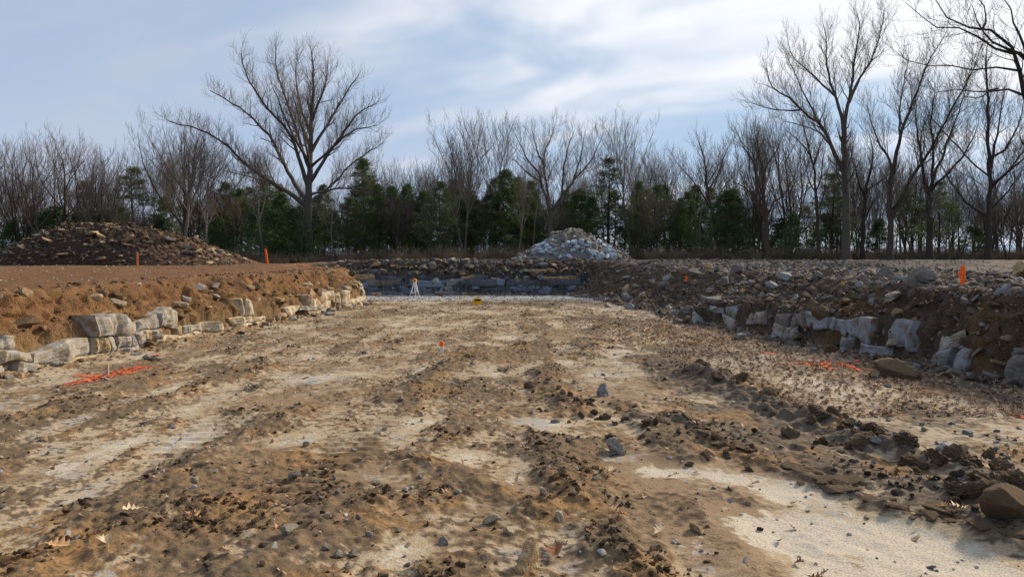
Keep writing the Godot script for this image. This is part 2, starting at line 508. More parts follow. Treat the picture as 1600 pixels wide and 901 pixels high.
func build_terrain() -> void:
	var xs := PackedFloat32Array()
	var x := 0.0
	var right := []
	var step := 0.022
	while x < 460.0:
		right.append(x)
		if x > 4.6 and x <= 9.6:
			step = 0.036
		if x > 9.6:
			step = minf(step * 1.13, 40.0)
			if x < 30.0:
				step = minf(step, 0.5)
		x += step
	for k in range(right.size() - 1, 0, -1):
		xs.push_back(-right[k])
	for r in right:
		xs.push_back(r)
	var ds := PackedFloat32Array()
	var d := -60.0
	while d < 480.0:
		ds.push_back(d)
		if d < -8.0: d += 3.0
		elif d < 2.4: d += 0.3
		elif d < 40.4: d += maxf(0.02, d * 0.0043)
		elif d < 43.0: d += 0.06
		elif d < 54.0: d += 0.3
		else: d += 1.5 + (d - 54.0) * 0.12
	var nx := xs.size(); var nd := ds.size()
	print("terrain grid ", nx, " x ", nd)
	var V := PackedVector3Array(); V.resize(nx * nd)
	var C := PackedColorArray(); C.resize(nx * nd)
	var R := PackedByteArray(); R.resize(nx * nd)
	for j in nd:
		d = ds[j]
		for k in nx:
			x = xs[k]
			var h := terrain(x, d)
			var reg := T_reg
			var q := j * nx + k
			C[q] = surf_color(x, d, h)
			var p := Vector3(x, h, -d)
			if T_f > 0.03 and T_f < 0.97:
				var st := sm(0.03, 0.2, T_f) * sm(0.97, 0.8, T_f)
				var o := nB.get_noise_3d(x * 2.2, h * 4.0, d * 2.2) * 0.16 + nC.get_noise_3d(x, h * 1.3, d) * 0.03
				if reg == 3: p.z += o * st * 1.3
				elif reg == 1: p.x += o * st
				else: p.x -= o * st
			V[q] = p
			var r := 0
			if T_f >= 0.02 and d > -16.0:
				r = reg if T_f < 0.985 else 4
			elif d >= 42.0 or d <= -16.0:
				r = 4
			R[q] = r
	var N := PackedVector3Array(); N.resize(nx * nd)
	for j in nd:
		var j0 := maxi(j - 1, 0) * nx
		var j1 := mini(j + 1, nd - 1) * nx
		for k in nx:
			var dx := V[j * nx + mini(k + 1, nx - 1)] - V[j * nx + maxi(k - 1, 0)]
			var dz := V[j0 + k] - V[j1 + k]
			N[j * nx + k] = dz.cross(dx).normalized()
	var info := [["ground", "trampled pit floor of beige silt and churned brown mud", "ground"], ["left_bank", "sunlit cut bank of orange brown soil over pale limestone ledge", "ground"],
		["right_bank", "shaded cut bank of dark soil and rubble over blue grey ledge", "ground"], ["back_bank", "far wall of layered blue grey rock at the end of the pit", "ground"],
		["terrain", "bare upper ground around the pit running back under the trees", "ground"]]
	for r in 5:
		var b := MB.new()
		var remap := PackedInt32Array(); remap.resize(nx * nd); remap.fill(-1)
		for j in nd - 1:
			for k in nx - 1:
				var q := j * nx + k
				if R[q] != r:
					continue
				for w in [q, q + 1, q + nx, q + nx + 1]:
					if remap[w] < 0:
						remap[w] = b.v.size()
						b.v.push_back(V[w]); b.n.push_back(N[w]); b.c.push_back(C[w])
				b.i.push_back(remap[q]); b.i.push_back(remap[q + nx]); b.i.push_back(remap[q + 1])
				b.i.push_back(remap[q + 1]); b.i.push_back(remap[q + nx]); b.i.push_back(remap[q + nx + 1])
		if b.v.size() == 0:
			continue
		var o := MeshInstance3D.new()
		o.name = info[r][0]
		o.mesh = b.mesh(M.ground if r == 0 else M.soil)
		add_child(o)
		tag(o, info[r][1], "", "", "structure")
		M["node_" + info[r][0]] = o
		print(info[r][0], " ", b.i.size() / 3)

# ---------------------------------------------------------------- rocks
func ico(sub: int) -> Array:
	var t := (1.0 + sqrt(5.0)) / 2.0
	var v := []
	for q in [[-1, t, 0], [1, t, 0], [-1, -t, 0], [1, -t, 0], [0, -1, t], [0, 1, t], [0, -1, -t], [0, 1, -t], [t, 0, -1], [t, 0, 1], [-t, 0, -1], [-t, 0, 1]]:
		v.append(Vector3(q[0], q[1], q[2]).normalized())
	var f := [[0, 11, 5], [0, 5, 1], [0, 1, 7], [0, 7, 10], [0, 10, 11], [1, 5, 9], [5, 11, 4], [11, 10, 2], [10, 7, 6], [7, 1, 8], [3, 9, 4], [3, 4, 2], [3, 2, 6], [3, 6, 8], [3, 8, 9], [4, 9, 5], [2, 4, 11], [6, 2, 10], [8, 6, 7], [9, 8, 1]]
	for s in sub:
		var g := []
		var mid := {}
		for a in f:
			var m := []
			for k in 3:
				var p: int = a[k]; var q: int = a[(k + 1) % 3]
				var key := Vector2i(mini(p, q), maxi(p, q))
				if not mid.has(key):
					mid[key] = v.size()
					v.append(((v[p] + v[q]) * 0.5).normalized())
				m.append(mid[key])
			g.append([a[0], m[0], m[2]]); g.append([a[1], m[1], m[0]]); g.append([a[2], m[2], m[1]]); g.append([m[0], m[1], m[2]])
		f = g
	return [v, f]

func rock_mesh(sphere: Array, cuts: int, flat: float, rough: float, m: Material) -> ArrayMesh:   # a broken stone about 1 across
	var nn := []
	var dd := []
	for k in cuts:
		nn.append(Vector3(rng.randfn(), rng.randfn(), rng.randfn()).normalized())
		dd.append(rf(0.27, 0.5))
	if flat > 0.0:     # bedding planes
		nn.append(Vector3(rf(-0.12, 0.12), 1, rf(-0.12, 0.12)).normalized()); dd.append(flat)
		nn.append(Vector3(rf(-0.12, 0.12), -1, rf(-0.12, 0.12)).normalized()); dd.append(flat)
	var P := []
	for u in sphere[0]:
		var r := 0.74
		for k in nn.size():
			var c: float = nn[k].dot(u)
			if c > 0.05:
				r = minf(r, dd[k] / c)
		r *= 1.0 + rough * nB.get_noise_3d(u.x * 3.0 + cuts * 7.0, u.y * 3.0, u.z * 3.0 + flat * 30.0) + rough * 0.5 * nC.get_noise_3d(u.x, u.y, u.z)
		P.append(u * r)
	var b := MB.new()
	for f in sphere[1]:
		var n: Vector3 = (P[f[1]] - P[f[0]]).cross(P[f[2]] - P[f[0]]).normalized()
		b.tri(P[f[0]], P[f[2]], P[f[1]], n)
	return b.mesh(m)

func block_mesh(sphere: Array, m: Material) -> ArrayMesh:      # a quarried looking block with broken corners
	var nn := []
	var dd := []
	for ax in 3:
		for sg in [-1.0, 1.0]:
			var a := Vector3(rng.randfn(), rng.randfn(), rng.randfn()) * 0.13
			a[ax] = sg
			nn.append(a.normalized()); dd.append(rf(0.36, 0.46))
	for k in 7:
		nn.append(Vector3(signf(rf(-1, 1)) * rf(0.3, 1), signf(rf(-1, 1)) * rf(0.3, 1), signf(rf(-1, 1)) * rf(0.3, 1)).normalized()); dd.append(rf(0.44, 0.6))
	var P := []
	var sh := rf(0, 50)
	for u in sphere[0]:
		var r := 0.8
		for k in nn.size():
			var c: float = nn[k].dot(u)
			if c > 0.05:
				r = minf(r, dd[k] / c)
		var p: Vector3 = u * r
		r *= 1.0 + 0.07 * nB.get_noise_3d(p.x * 2.0 + sh, p.y * 3.0, p.z * 2.0) + 0.025 * nC.get_noise_3d(p.x * 1.5 + sh, p.y * 2.5, p.z * 1.5)
		P.append(u * r)
	var b := MB.new()
	for f in sphere[1]:
		var n: Vector3 = (P[f[1]] - P[f[0]]).cross(P[f[2]] - P[f[0]]).normalized()
		b.tri(P[f[0]], P[f[2]], P[f[1]], n)
	return b.mesh(m)

var blocks := []
var tris := 0

func make_rocks() -> void:
	var s4 := ico(4)
	for k in 7:
		blocks.append(block_mesh(s4, M.grey))
	var s2 := ico(2)
	var s3 := ico(3)
	for k in 10:
		rocks.append(rock_mesh(s3, 8 + k % 3, 0.0, 0.06, M.grey))
	for k in 8:
		slabs.append(rock_mesh(s3 if k < 5 else s2, 8, 0.22 + 0.03 * (k % 3), 0.09, M.tan))

func turn(yaw: float, tilt := 0.25) -> Basis:
	return Basis(Vector3.UP, yaw) * Basis(Vector3(1, 0, 0), rf(-tilt, tilt)) * Basis(Vector3(0, 0, 1), rf(-tilt, tilt))

func stone(parent: Node, at: Vector3, size: Vector3, m: Material, flat := false, tilt := 0.25, yaw := -99.0, called := "stone", block := false) -> void:
	var lib := blocks if block else (slabs if flat else rocks)
	var bs := turn(rf(0, TAU) if yaw < -50.0 else yaw, tilt)
	part(called, lib[rng.randi() % lib.size()], parent, Transform3D(bs * Basis.from_scale(size), at), m)

# a bed of rock broken by slanting joints: every block is a part of its own
func ledge(parent: Node, along: Callable, out: Vector3, t0: float, t1: float, beds: Array, wmin: float, wmax: float, mats: Callable, skip: Callable) -> void:
	for j in beds.size() - 1:
		var lo: Array = beds[j]; var hi: Array = beds[j + 1]     # [height, wobble, setback]
		var ylo := func(t: float) -> float: return lo[0] + lo[1] * nA.get_noise_2d(t * 1.3, j * 17.0 + lo[0])
		var yhi := func(t: float) -> float: return hi[0] + hi[1] * nA.get_noise_2d(t * 1.3, (j + 1) * 17.0 + hi[0])
		var t := t0
		var sl := 0.0; var su := 0.0
		while t < t1:
			var w := wmin + (wmax - wmin) * pow(rng.randf(), 1.8)
			var nl := rf(-0.12, 0.12) * minf(w, 0.8); var nu := rf(-0.2, 0.2) * minf(w, 0.8)
			if not skip.call(t + w * 0.5, j):
				var b := MB.new()
				var pr: float = rf(-0.05, 0.07) - lo[2]
				var tu := rf(-0.2, 0.2); var tv := rf(-0.25, 0.12)
				var crack := rf(0.25, 0.75); var cs := rf(0.0, 0.07)
				var N := 12; var K := 8
				var chips := []                     # broken faces
				for q in 3:
					chips.append([rf(-0.01, 0.06), rf(-0.42, 0.42), rf(-0.5, 0.25)])
				var g := 0.006
				var P := []
				var h: float = yhi.call(t + w * 0.5) - ylo.call(t + w * 0.5)
				for q in K + 1:
					for p in N + 1:
						var u := float(p) / N; var v := float(q) / K
						var tt := lerpf(lerpf(t + sl + g, t + w + nl - g, u), lerpf(t + su + g, t + w + nu - g, u), v)
						var y := lerpf(ylo.call(tt) + g, yhi.call(tt) - g, v)
						var edge := minf(minf(u, 1.0 - u) * w, minf(v, 1.0 - v) * h)
						var off := tu * (u - 0.5) * w + tv * (v - 0.5) * h
						for q2 in chips:
							off = minf(off, q2[0] + q2[1] * (u - 0.5) * minf(w, 0.7) + q2[2] * (v - 0.5) * h)
						off = maxf(off, -0.22) + pr - 0.022 * (1.0 - sm(0.0, 0.02, edge))
						off -= cs * sm(-0.04, 0.04, u + 0.3 * (v - 0.5) - crack)
						var base: Vector3 = along.call(tt)
						off += 0.02 * nB.get_noise_3d(base.x * 1.3 + base.z * 1.3, y * 2.2, j * 9.0) + 0.012 * nC.get_noise_3d(base.x + base.z, y, j * 5.0)
						P.append(base + out * off + Vector3(0, y, 0))
				for q in K:
					for p in N:
						var a := q * (N + 1) + p
						for tr in [[a, a + 1, a + N + 2], [a, a + N + 2, a + N + 1]]:
							var n: Vector3 = (P[tr[1]] - P[tr[0]]).cross(P[tr[2]] - P[tr[0]]).normalized()
							b.tri(P[tr[0]], P[tr[1]], P[tr[2]], n if n.dot(out) > 0.0 else -n)
				var ring := []
				for p in N: ring.append(p)
				for q in K: ring.append(q * (N + 1) + N)
				for p in N: ring.append(K * (N + 1) + N - p)
				for q in K: ring.append((K - q) * (N + 1))
				var mid: Vector3 = P[(K / 2) * (N + 1) + N / 2]
				for k in ring.size():
					var a: Vector3 = P[ring[k]]; var c: Vector3 = P[ring[(k + 1) % ring.size()]]
					var n := (c - a).cross(out).normalized()
					if n.dot(a - mid) < 0.0: n = -n
					b.quad(a, c, c - out * 0.45, a - out * 0.45, n)
				part("stone", b.mesh(mats.call(t + w * 0.5, j)), parent)
			sl = nl; su = nu
			t += w

func bank_stones() -> void:
	rng.seed = 77
	var L: Node = M.node_left_bank
	var d := 0.0
	ledge(L, func(t): return Vector3(xl_tab[clampi(int((t - TAB0) / TABS), 0, xl_tab.size() - 1)] + 0.1, -0.02 * t - 0.06, -t), Vector3(1, 0, 0), 8.4, 31.6, [[0.0, 0.0, -0.06], [0.2, 0.16, 0.0], [0.4, 0.2, 0.05], [0.74, 0.34, 0.02]], 0.25, 1.5,
		func(t, j): return ([M.grey, M.grey, M.cream, M.grey, M.grey] if t + 3.0 * nA.get_noise_2d(t, 8.0) < 16.5 else [M.pale, M.pale, M.cream, M.grey, M.pale])[rng.randi() % 5],
		func(t, j): return nA.get_noise_2d(t * 1.1, 60.0 + j * 30.0) > [0.12, 0.16, 0.1][j])
	for k in 120:                         # stones in the soil above the ledge and fallen at its foot
		d = 8.8 + 23.4 * pow(rng.randf(), 0.9)
		var q := clampi(int((d - TAB0) / TABS), 0, xl_tab.size() - 1)
		var foot := rng.randf() < 0.3
		var s := rf(-0.55, 0.0) if foot else rf(0.15, 0.9)
		var x := xl_tab[q] - s
		var z := rf(0.07, 0.26) * (1.25 if d > 24.0 else 1.0)
		var m: Material = [M.cream, M.tan, M.brown, M.grey, M.tan][rng.randi() % 5]
		if d > 25.0 and rng.randf() < 0.6: m = M.cream
		stone(L, ground_at(x, d) + Vector3(0.03, z * 0.12, 0), Vector3(z * rf(0.9, 1.6), z, z * rf(0.9, 1.6)), m, rng.randf() < 0.5, 0.4)
	var R: Node = M.node_right_bank
	ledge(R, func(t): return Vector3(xr_tab[clampi(int((t - TAB0) / TABS), 0, xr_tab.size() - 1)] - 0.06, -0.02 * t + 0.02, -t), Vector3(-1, 0, 0), 8.8, 19.5, [[0.0, 0.0, 0.0], [0.3, 0.3, 0.08], [0.62, 0.3, 0.2]], 0.22, 1.0,
		func(t, j): return [M.blue, M.blue, M.grey, M.blue, M.rubble][rng.randi() % 5],
		func(t, j): return nA.get_noise_2d(t * 1.3, 160.0 + j * 30.0) > (0.2 if j == 1 else 0.14))
	for k in 210:
		d = 9.3 + 29.0 * pow(rng.randf(), 0.8)
		var q := clampi(int((d - TAB0) / TABS), 0, xr_tab.size() - 1)
		var wr := 0.55 + 1.3 * sm(11.0, 16.0, d) + 1.2 * sm(16.0, 24.0, d)
		var s := rf(-0.5, wr + 0.6)
		var z := 0.09 + 0.36 * pow(rng.randf(), 2.4) * (1.0 if d > 13.0 else 0.6)
		var r := rng.randf()
		var m: Material = M.rubble if r < 0.4 else (M.blue if r < 0.56 else (M.brown if r < 0.8 else (M.tan if r < 0.86 else M.grey)))
		if Vector2(xr_tab[q] + s, d).distance_to(Vector2(7.6, 11.2)) < 0.9: continue      # the staked spot stays clear
		stone(R, ground_at(xr_tab[q] + s, d) + Vector3(0, z * 0.15, 0), Vector3(z * rf(0.9, 1.5), z, z * rf(0.9, 1.5)), m, rng.randf() < 0.4, 0.5)
	var B: Node = M.node_back_bank
	ledge(B, func(t): return Vector3(t, -0.9, -(41.0 - nA.get_noise_2d(t * 0.8, 31.0) * 0.5 - nB.get_noise_2d(t * 1.3, 77.0) * 0.2) + 0.1), Vector3(0, 0, 1), -12.0, 3.6, [[0.0, 0.0, 0.0], [0.34, 0.1, 0.12], [0.66, 0.12, 0.1], [1.05, 0.14, 0.3], [1.3, 0.16, 0.5], [1.62, 0.2, 0.6]], 0.4, 2.6,
		func(t, j): return ([M.navy, M.navy, M.blue, M.navy] if j < 2 else ([M.blue, M.slate, M.navy, M.rubble] if j == 2 else [M.rubble, M.brown, M.slate, M.tan]))[rng.randi() % 4],
		func(t, j): return nA.get_noise_2d(t * 1.1, 260.0 + j * 30.0) > (0.3 if j < 3 else 0.08))
	for k in 80:                          # broken pieces over the face
		var x := rf(-11.0, 4.0)
		var hgt := rng.randf()
		var zw := 41.0 - nA.get_noise_2d(x * 0.8, 31.0) * 0.5 - nB.get_noise_2d(x * 1.3, 77.0) * 0.2
		var z := 0.1 + 0.35 * pow(rng.randf(), 1.8)
		stone(B, Vector3(x, -0.8 + hgt * 1.9, -zw - hgt * 0.75 + rf(-0.05, 0.2)), Vector3(z * rf(1.0, 2.2), z, z * 1.2), [M.navy, M.slate, M.navy, M.blue][rng.randi() % 4] if hgt < 0.5 else [M.rubble, M.brown, M.slate, M.tan][rng.randi() % 4], rng.randf() < 0.6, 0.4)
	for k in 90:
		var x := rf(-11.0, 4.5)
		var z := rf(0.1, 0.32)
		var dd := 41.0 + (rf(0.4, 1.6) if rng.randf() < 0.75 else rf(-0.8, 0.0))
		stone(B, ground_at(x, dd) + Vector3(0, z * 0.2, 0), Vector3(z * rf(1.0, 1.8), z, z * rf(1.0, 1.6)), [M.rubble, M.tan, M.blue, M.brown][rng.randi() % 4], true, 0.3)

# ---------------------------------------------------------------- heaps
func heap(called: String, label: String, cx: float, cd: float, hw: float, hd: float, prof: Callable, col: Callable) -> Array:
	var base := ground_at(cx, cd)
	var t := thing(called, label, "heap", Vector3(cx, 0, -cd))
	var b := MB.new()
	var n := 110; var m := 60
	var hf := func(x: float, z: float) -> float:
		var e := clampf(1.0 - (z / hd) * (z / hd), 0.0, 1.0)
		var h: float = prof.call(x) * pow(e, 0.8)
		return h * (1.0 + 0.16 * nB.get_noise_2d((cx + x) * 0.9, (cd + z) * 0.9)) + (0.26 * nB.get_noise_2d((cx + x) * 2.0, (cd + z) * 2.0) + 0.05 * nC.get_noise_2d(cx + x, z)) * minf(h * 2.0, 1.0)
	for j in m + 1:
		for k in n + 1:
			var x := lerpf(-hw, hw, float(k) / n); var z := lerpf(-hd, hd, float(j) / m)
			var h: float = hf.call(x, z)
			b.v.push_back(Vector3(x, plateau(cx + x, cd + z) - 0.06 + h, -z))
			b.c.push_back(col.call(x, z))
	for j in m + 1:
		for k in n + 1:
			var dx := b.v[j * (n + 1) + mini(k + 1, n)] - b.v[j * (n + 1) + maxi(k - 1, 0)]
			var dz := b.v[maxi(j - 1, 0) * (n + 1) + k] - b.v[mini(j + 1, m) * (n + 1) + k]
			b.n.push_back(dz.cross(dx).normalized())
			if j < m and k < n:
				var q := j * (n + 1) + k
				b.i.push_back(q); b.i.push_back(q + n + 1); b.i.push_back(q + 1)
				b.i.push_back(q + 1); b.i.push_back(q + n + 1); b.i.push_back(q + n + 2)
	part("mound", b.mesh(M.soil), t)
	return [t, hf]

func heaps() -> void:
	rng.seed = 1234
	var cd := 42.0
	var cx := -24.2
	var tab := []
	for q in [[-40, 0.0], [0, 0.35], [40, 0.95], [75, 1.75], [105, 2.35], [150, 2.5], [205, 2.4], [250, 2.05], [300, 1.55], [350, 0.75], [395, 0.0]]:
		tab.append([(q[0] - 800.0) / F * cd - cx, q[1]])
	var spoil := heap("spoil_heap", "long heap of dark brown soil mixed with flat tan stones", cx, cd, 10.0, 4.2, func(x): return curve(tab, x),
		func(x, z): return Color(0.062, 0.042, 0.03).lerp(Color(0.15, 0.09, 0.055), sm(1.0, 5.0, x + 3.0 * nA.get_noise_2d(x, z))))
	M.spoil = spoil[1]
	for k in 290:
		var x := rf(-9.0, 7.4)
		var z := -4.0 + 5.5 * pow(rng.randf(), 1.3)
		var h: float = spoil[1].call(x, z)
		if h < 0.05: continue
		var w := 0.1 + 0.5 * pow(rng.randf(), 2.4)
		stone(spoil[0], Vector3(x, plateau(cx + x, cd + z) - 0.06 + h + 0.02, -z), Vector3(w * rf(1.0, 1.5), w * rf(0.5, 0.8), w), [M.tan, M.cream, M.brown, M.tan, M.rubble][rng.randi() % 5], true, 0.5, rf(-0.6, 0.6))
	cd = 46.0
	cx = 4.0
	var tab2 := [[-4.2, 0.0], [-3.2, 0.35], [-2.0, 1.1], [-1.0, 1.75], [-0.2, 2.0], [0.7, 1.95], [1.5, 1.5], [2.4, 1.0], [3.4, 0.4], [4.2, 0.0]]
	var pile := heap("rock_pile", "pale blue pile of broken limestone behind the far wall", cx, cd, 4.2, 3.2, func(x): return curve(tab2, x),
		func(x, z): return Color(0.2, 0.19, 0.18))
	for k in 300:
		var x := rf(-3.9, 3.9)
		var z := -3.1 + 3.9 * pow(rng.randf(), 1.1)
		var h: float = pile[1].call(x, z)
		if h < 0.04: continue
		var w := 0.14 + 0.32 * pow(rng.randf(), 1.7)
		var m: Material = M.rubble
		var blue := h < 1.25 + 0.25 * nA.get_noise_2d(x, 3.0) and absf(x - 0.1) < 2.6
		if blue: m = M.lightblue if rng.randf() < 0.8 else M.grey
		elif rng.randf() < 0.4: m = M.grey
		stone(pile[0], Vector3(x, plateau(cx + x, cd + z) - 0.06 + h + w * 0.15, -z), Vector3(w * rf(0.9, 1.4), w * rf(0.8, 1.1), w * rf(0.9, 1.2)), m, false, 0.6)

# ---------------------------------------------------------------- loose things on the floor
func leaf_mesh(seed_: int) -> ArrayMesh:          # a curled, lobed oak leaf about 1 long
	var r := RandomNumberGenerator.new(); r.seed = seed_
	var b := MB.new()
	var half := [[0.0, 0.02], [0.12, 0.03], [0.2, 0.16], [0.27, 0.07], [0.38, 0.30], [0.47, 0.09], [0.6, 0.36], [0.7, 0.11], [0.82, 0.22], [0.9, 0.08], [1.0, 0.0]]
	var curl := r.randf_range(0.5, 1.3); var bend := r.randf_range(-0.5, 0.7)
	var put := func(t: float, w: float) -> Vector3:
		return Vector3(w, absf(w) * absf(w) * curl * 2.0 + bend * (t - 0.5) * (t - 0.5), t - 0.5)
	for s in [-1.0, 1.0]:
		for k in half.size() - 1:
			var a: Vector3 = put.call(half[k][0], 0.0); var c: Vector3 = put.call(half[k + 1][0], 0.0)
			var p: Vector3 = put.call(half[k][0] + 0.02, s * half[k][1]); var q: Vector3 = put.call(half[k + 1][0] + 0.02, s * half[k + 1][1])
			var n := (c - a).cross(q - a).normalized()
			if n.y < 0.0: n = -n
			b.quad(a, c, q, p, n)
	b.tube(PackedVector3Array([put.call(0.02, 0.0), Vector3(0.02, 0.02, -0.72)]), PackedFloat32Array([0.014, 0.01]), 3)
	return b.mesh(M.leaf)

func ground_cover() -> void:
	rng.seed = 4242
	var s1 := ico(1)
	var clods := []
	for k in 4:
		clods.append(rock_mesh(s1, 7, 0.3, 0.4, M.clod))
	var lumps := []
	for k in 5:
		lumps.append(rock_mesh(ico(3), 8, 0.0, 0.3, M.mudlump))
	var pebs := []
	for k in 3:
		pebs.append(rock_mesh(ico(2), 8, 0.2 if k < 2 else 0.0, 0.06, M.pebble))
	var X := [[], [], [], []]
	var Cc := [PackedColorArray(), PackedColorArray(), PackedColorArray(), PackedColorArray()]
	var made := 0
	for k in 150000:
		if made > 19000: break
		var d := 2.6 + 32.0 * pow(rng.randf(), 2.1)
		var half := minf(8.0, d * 0.85 + 1.0)
		var x := rf(-half, half)
		var m := mud(x, d)
		var a := nC.get_noise_2d(x * 1.3 + 50.0, d * 1.3)
		var keep := sm(-0.05, 0.45, m + a * 0.3)
		keep *= 0.08 + 0.92 * sm(-0.02, 0.32, nB.get_noise_2d(x * 0.6 + 60.0, d * 0.45))     # clods lie in clusters
		if rng.randf() > keep * 0.98 + 0.02: continue
		var y := terrain(x, d)
		if T_f > 0.02: continue
		var z := 0.004 + 0.03 * pow(rng.randf(), 5.0) * (1.0 + keep * 0.5) + 0.0005 * d
		var t := rng.randi() % 4
		X[t].append(Transform3D(turn(rf(0, TAU), 1.0) * Basis.from_scale(Vector3(z * rf(0.8, 1.5), z * rf(0.5, 0.9), z * rf(0.8, 1.4))), Vector3(x, y + z * 0.08, -d)))
		var c := surf_color(x, d, y) * rf(0.7, 1.15)
		if rng.randf() < 0.15: c = MUDC.lerp(Color(0.22, 0.14, 0.07), pow(rng.randf(), 2.0))
		Cc[t].push_back(c)
		made += 1
	for t in 4:
		scatter("mud_clods", clods[t], X[t], Cc[t], "crumbled brown mud clods strewn over the pit floor")
	var PX := [[], [], []]
	var PC := [PackedColorArray(), PackedColorArray(), PackedColorArray()]
	for k in 15000:                      # gravel on the floor, the banks and the upper ground
		var zone := rng.randf()
		var d := 2.6 + 30.0 * pow(rng.randf(), 1.9)
		var x := rf(-minf(8.0, d * 0.85 + 1.0), minf(7.6, d * 0.85 + 1.0))
		if zone > 0.72:
			d = rf(9.0, 46.0); x = rf(6.5, 8.5 + d * 0.5)
		elif zone > 0.52:
			d = rf(9.0, 44.0); x = -rf(7.3, 8.5 + d * 0.5)
		elif zone > 0.45:
			d = rf(33.0, 41.0); x = rf(-10.0, 4.5)
		if zone <= 0.45 and rng.randf() < 0.7: continue
		if zone > 0.52 and zone <= 0.72 and rng.randf() < 0.7: continue
		var y := terrain(x, d)
		var z := 0.010 + 0.03 * pow(rng.randf(), 3.0) + 0.0013 * d
		var t := rng.randi() % 3
		var r := rng.randf()
		var c := Color(0.36, 0.35, 0.33) if r < 0.35 else (Color(0.45, 0.36, 0.24) if r < 0.75 else Color(0.26, 0.27, 0.29))
		if x < -7.2 and rng.randf() < 0.6: c = Color(0.36, 0.24, 0.14)
		PX[t].append(Transform3D(turn(rf(0, TAU), 0.7) * Basis.from_scale(Vector3(z * rf(0.9, 1.6), z * rf(0.6, 0.9), z * rf(0.9, 1.5))), Vector3(x, y + z * 0.1, -d)))
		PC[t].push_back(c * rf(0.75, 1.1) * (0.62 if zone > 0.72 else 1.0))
	for t in 3:
		scatter("gravel", pebs[t], PX[t], PC[t], "small stone chips scattered over the bare ground")
	var RX := [[], [], []]
	var RC := [PackedColorArray(), PackedColorArray(), PackedColorArray()]
	for k in 17000:
		var d := 9.2 + 36.0 * pow(rng.randf(), 1.2)
		var q := clampi(int((d - TAB0) / TABS), 0, xr_tab.size() - 1)
		var x := xr_tab[q] - 0.4 + (2.5 + d * 0.35) * pow(rng.randf(), 1.3)
		var y := 0.0
		var pick := rng.randf()
		if pick < 0.22:                  # before and on the far wall
			x = rf(-11.0, 5.0); d = rf(40.6, 43.5)
		elif pick < 0.31:                # on the left bank
			d = rf(9.0, 32.5)
			x = xl_tab[clampi(int((d - TAB0) / TABS), 0, xl_tab.size() - 1)] + 0.4 - 2.0 * rng.randf()
		elif pick < 0.5:                 # on the spoil heap
			d = rf(37.8, 43.0); x = rf(-33.0, -16.5)
		y = terrain(x, d)
		if pick >= 0.31 and pick < 0.5:
			y = plateau(x, d) - 0.06 + M.spoil.call(x + 24.2, d - 42.0)
		var z := 0.03 + 0.12 * pow(rng.randf(), 3.2) + 0.001 * d
		if x < -7.0 and d < 36.0: z *= 0.6
		var t := rng.randi() % 3
		var c := Color(0.16, 0.138, 0.118).lerp(Color(0.09, 0.065, 0.045), rng.randf())
		var r := rng.randf()
		if r < 0.12: c = Color(0.24, 0.24, 0.245)
		elif r < 0.24: c = Color(0.26, 0.19, 0.115)
		if x < -7.0 and d < 36.0: c = Color(0.28, 0.18, 0.09).lerp(Color(0.13, 0.075, 0.04), rng.randf())
		elif pick < 0.5 and pick >= 0.31: c = Color(0.30, 0.22, 0.14).lerp(Color(0.06, 0.042, 0.03), pow(rng.randf(), 0.5))
		RX[t].append(Transform3D(turn(rf(0, TAU), 0.8) * Basis.from_scale(Vector3(z * rf(0.9, 1.7), z * rf(0.6, 0.95), z * rf(0.9, 1.5))), Vector3(x, y + z * 0.1, -d)))
		RC[t].push_back(c * rf(0.8, 1.1))
	for t in 3:
		scatter("rubble", pebs[t], RX[t], RC[t], "broken stone and soil lumps strewn over banks and spoil heap")
	# fallen oak leaves, thick along the foot of the right bank
	var leaves := []
	for k in 5: leaves.append(leaf_mesh(k + 3))
	var LX := [[], [], [], [], []]
	var LC := [PackedColorArray(), PackedColorArray(), PackedColorArray(), PackedColorArray(), PackedColorArray()]
	for k in 9000:
		var d := 7.6 + 14.0 * pow(rng.randf(), 1.3)
		var q := clampi(int((d - TAB0) / TABS), 0, xr_tab.size() - 1)
		var x := xr_tab[q] + 0.5 - 4.4 * pow(rng.randf(), 1.6)
		if rng.randf() < 0.03:
			d = 2.8 + 9.0 * rng.randf(); x = rf(-d * 0.8, d * 0.8)
		elif rng.randf() < 0.12:
			d = rf(10.0, 24.0); x = rf(6.5, 12.0)
		var y := terrain(x, d)
		var z := rf(0.05, 0.10)
		var t := rng.randi() % 5
		LX[t].append(Transform3D(turn(rf(0, TAU), 0.7) * Basis.from_scale(Vector3.ONE * z), Vector3(x, y + 0.016, -d)))
		LC[t].push_back(Color(0.17, 0.085, 0.045).lerp(Color(0.46, 0.31, 0.18), pow(rng.randf(), 1.6)))
	for t in 5:
		scatter("leaf_litter", leaves[t], LX[t], LC[t], "dry brown oak leaves drifted along the right bank")
	# single leaves lying in the foreground
	var spots := [[870, 868, 0.20, 1], [300, 820, 0.13, 0], [205, 822, 0.13, 2], [165, 868, 0.13, 2], [1030, 835, 0.11, 2], [955, 745, 0.09, 2], [975, 823, 0.10, 0], [700, 778, 0.08, 0], [1500, 812, 0.14, 2], [1475, 806, 0.14, 0], [1535, 740, 0.14, 2], [1055, 745, 0.08, 2], [780, 735, 0.08, 0], [1590, 690, 0.1, 0], [90, 875, 0.14, 0], [150, 855, 0.12, 1], [640, 840, 0.07, 0], [1350, 640, 0.1, 0]]
	var lt := [["tan", M.leaf_tan], ["russet brown", M.leaf_brown], ["pale cream", M.leaf_pale]]
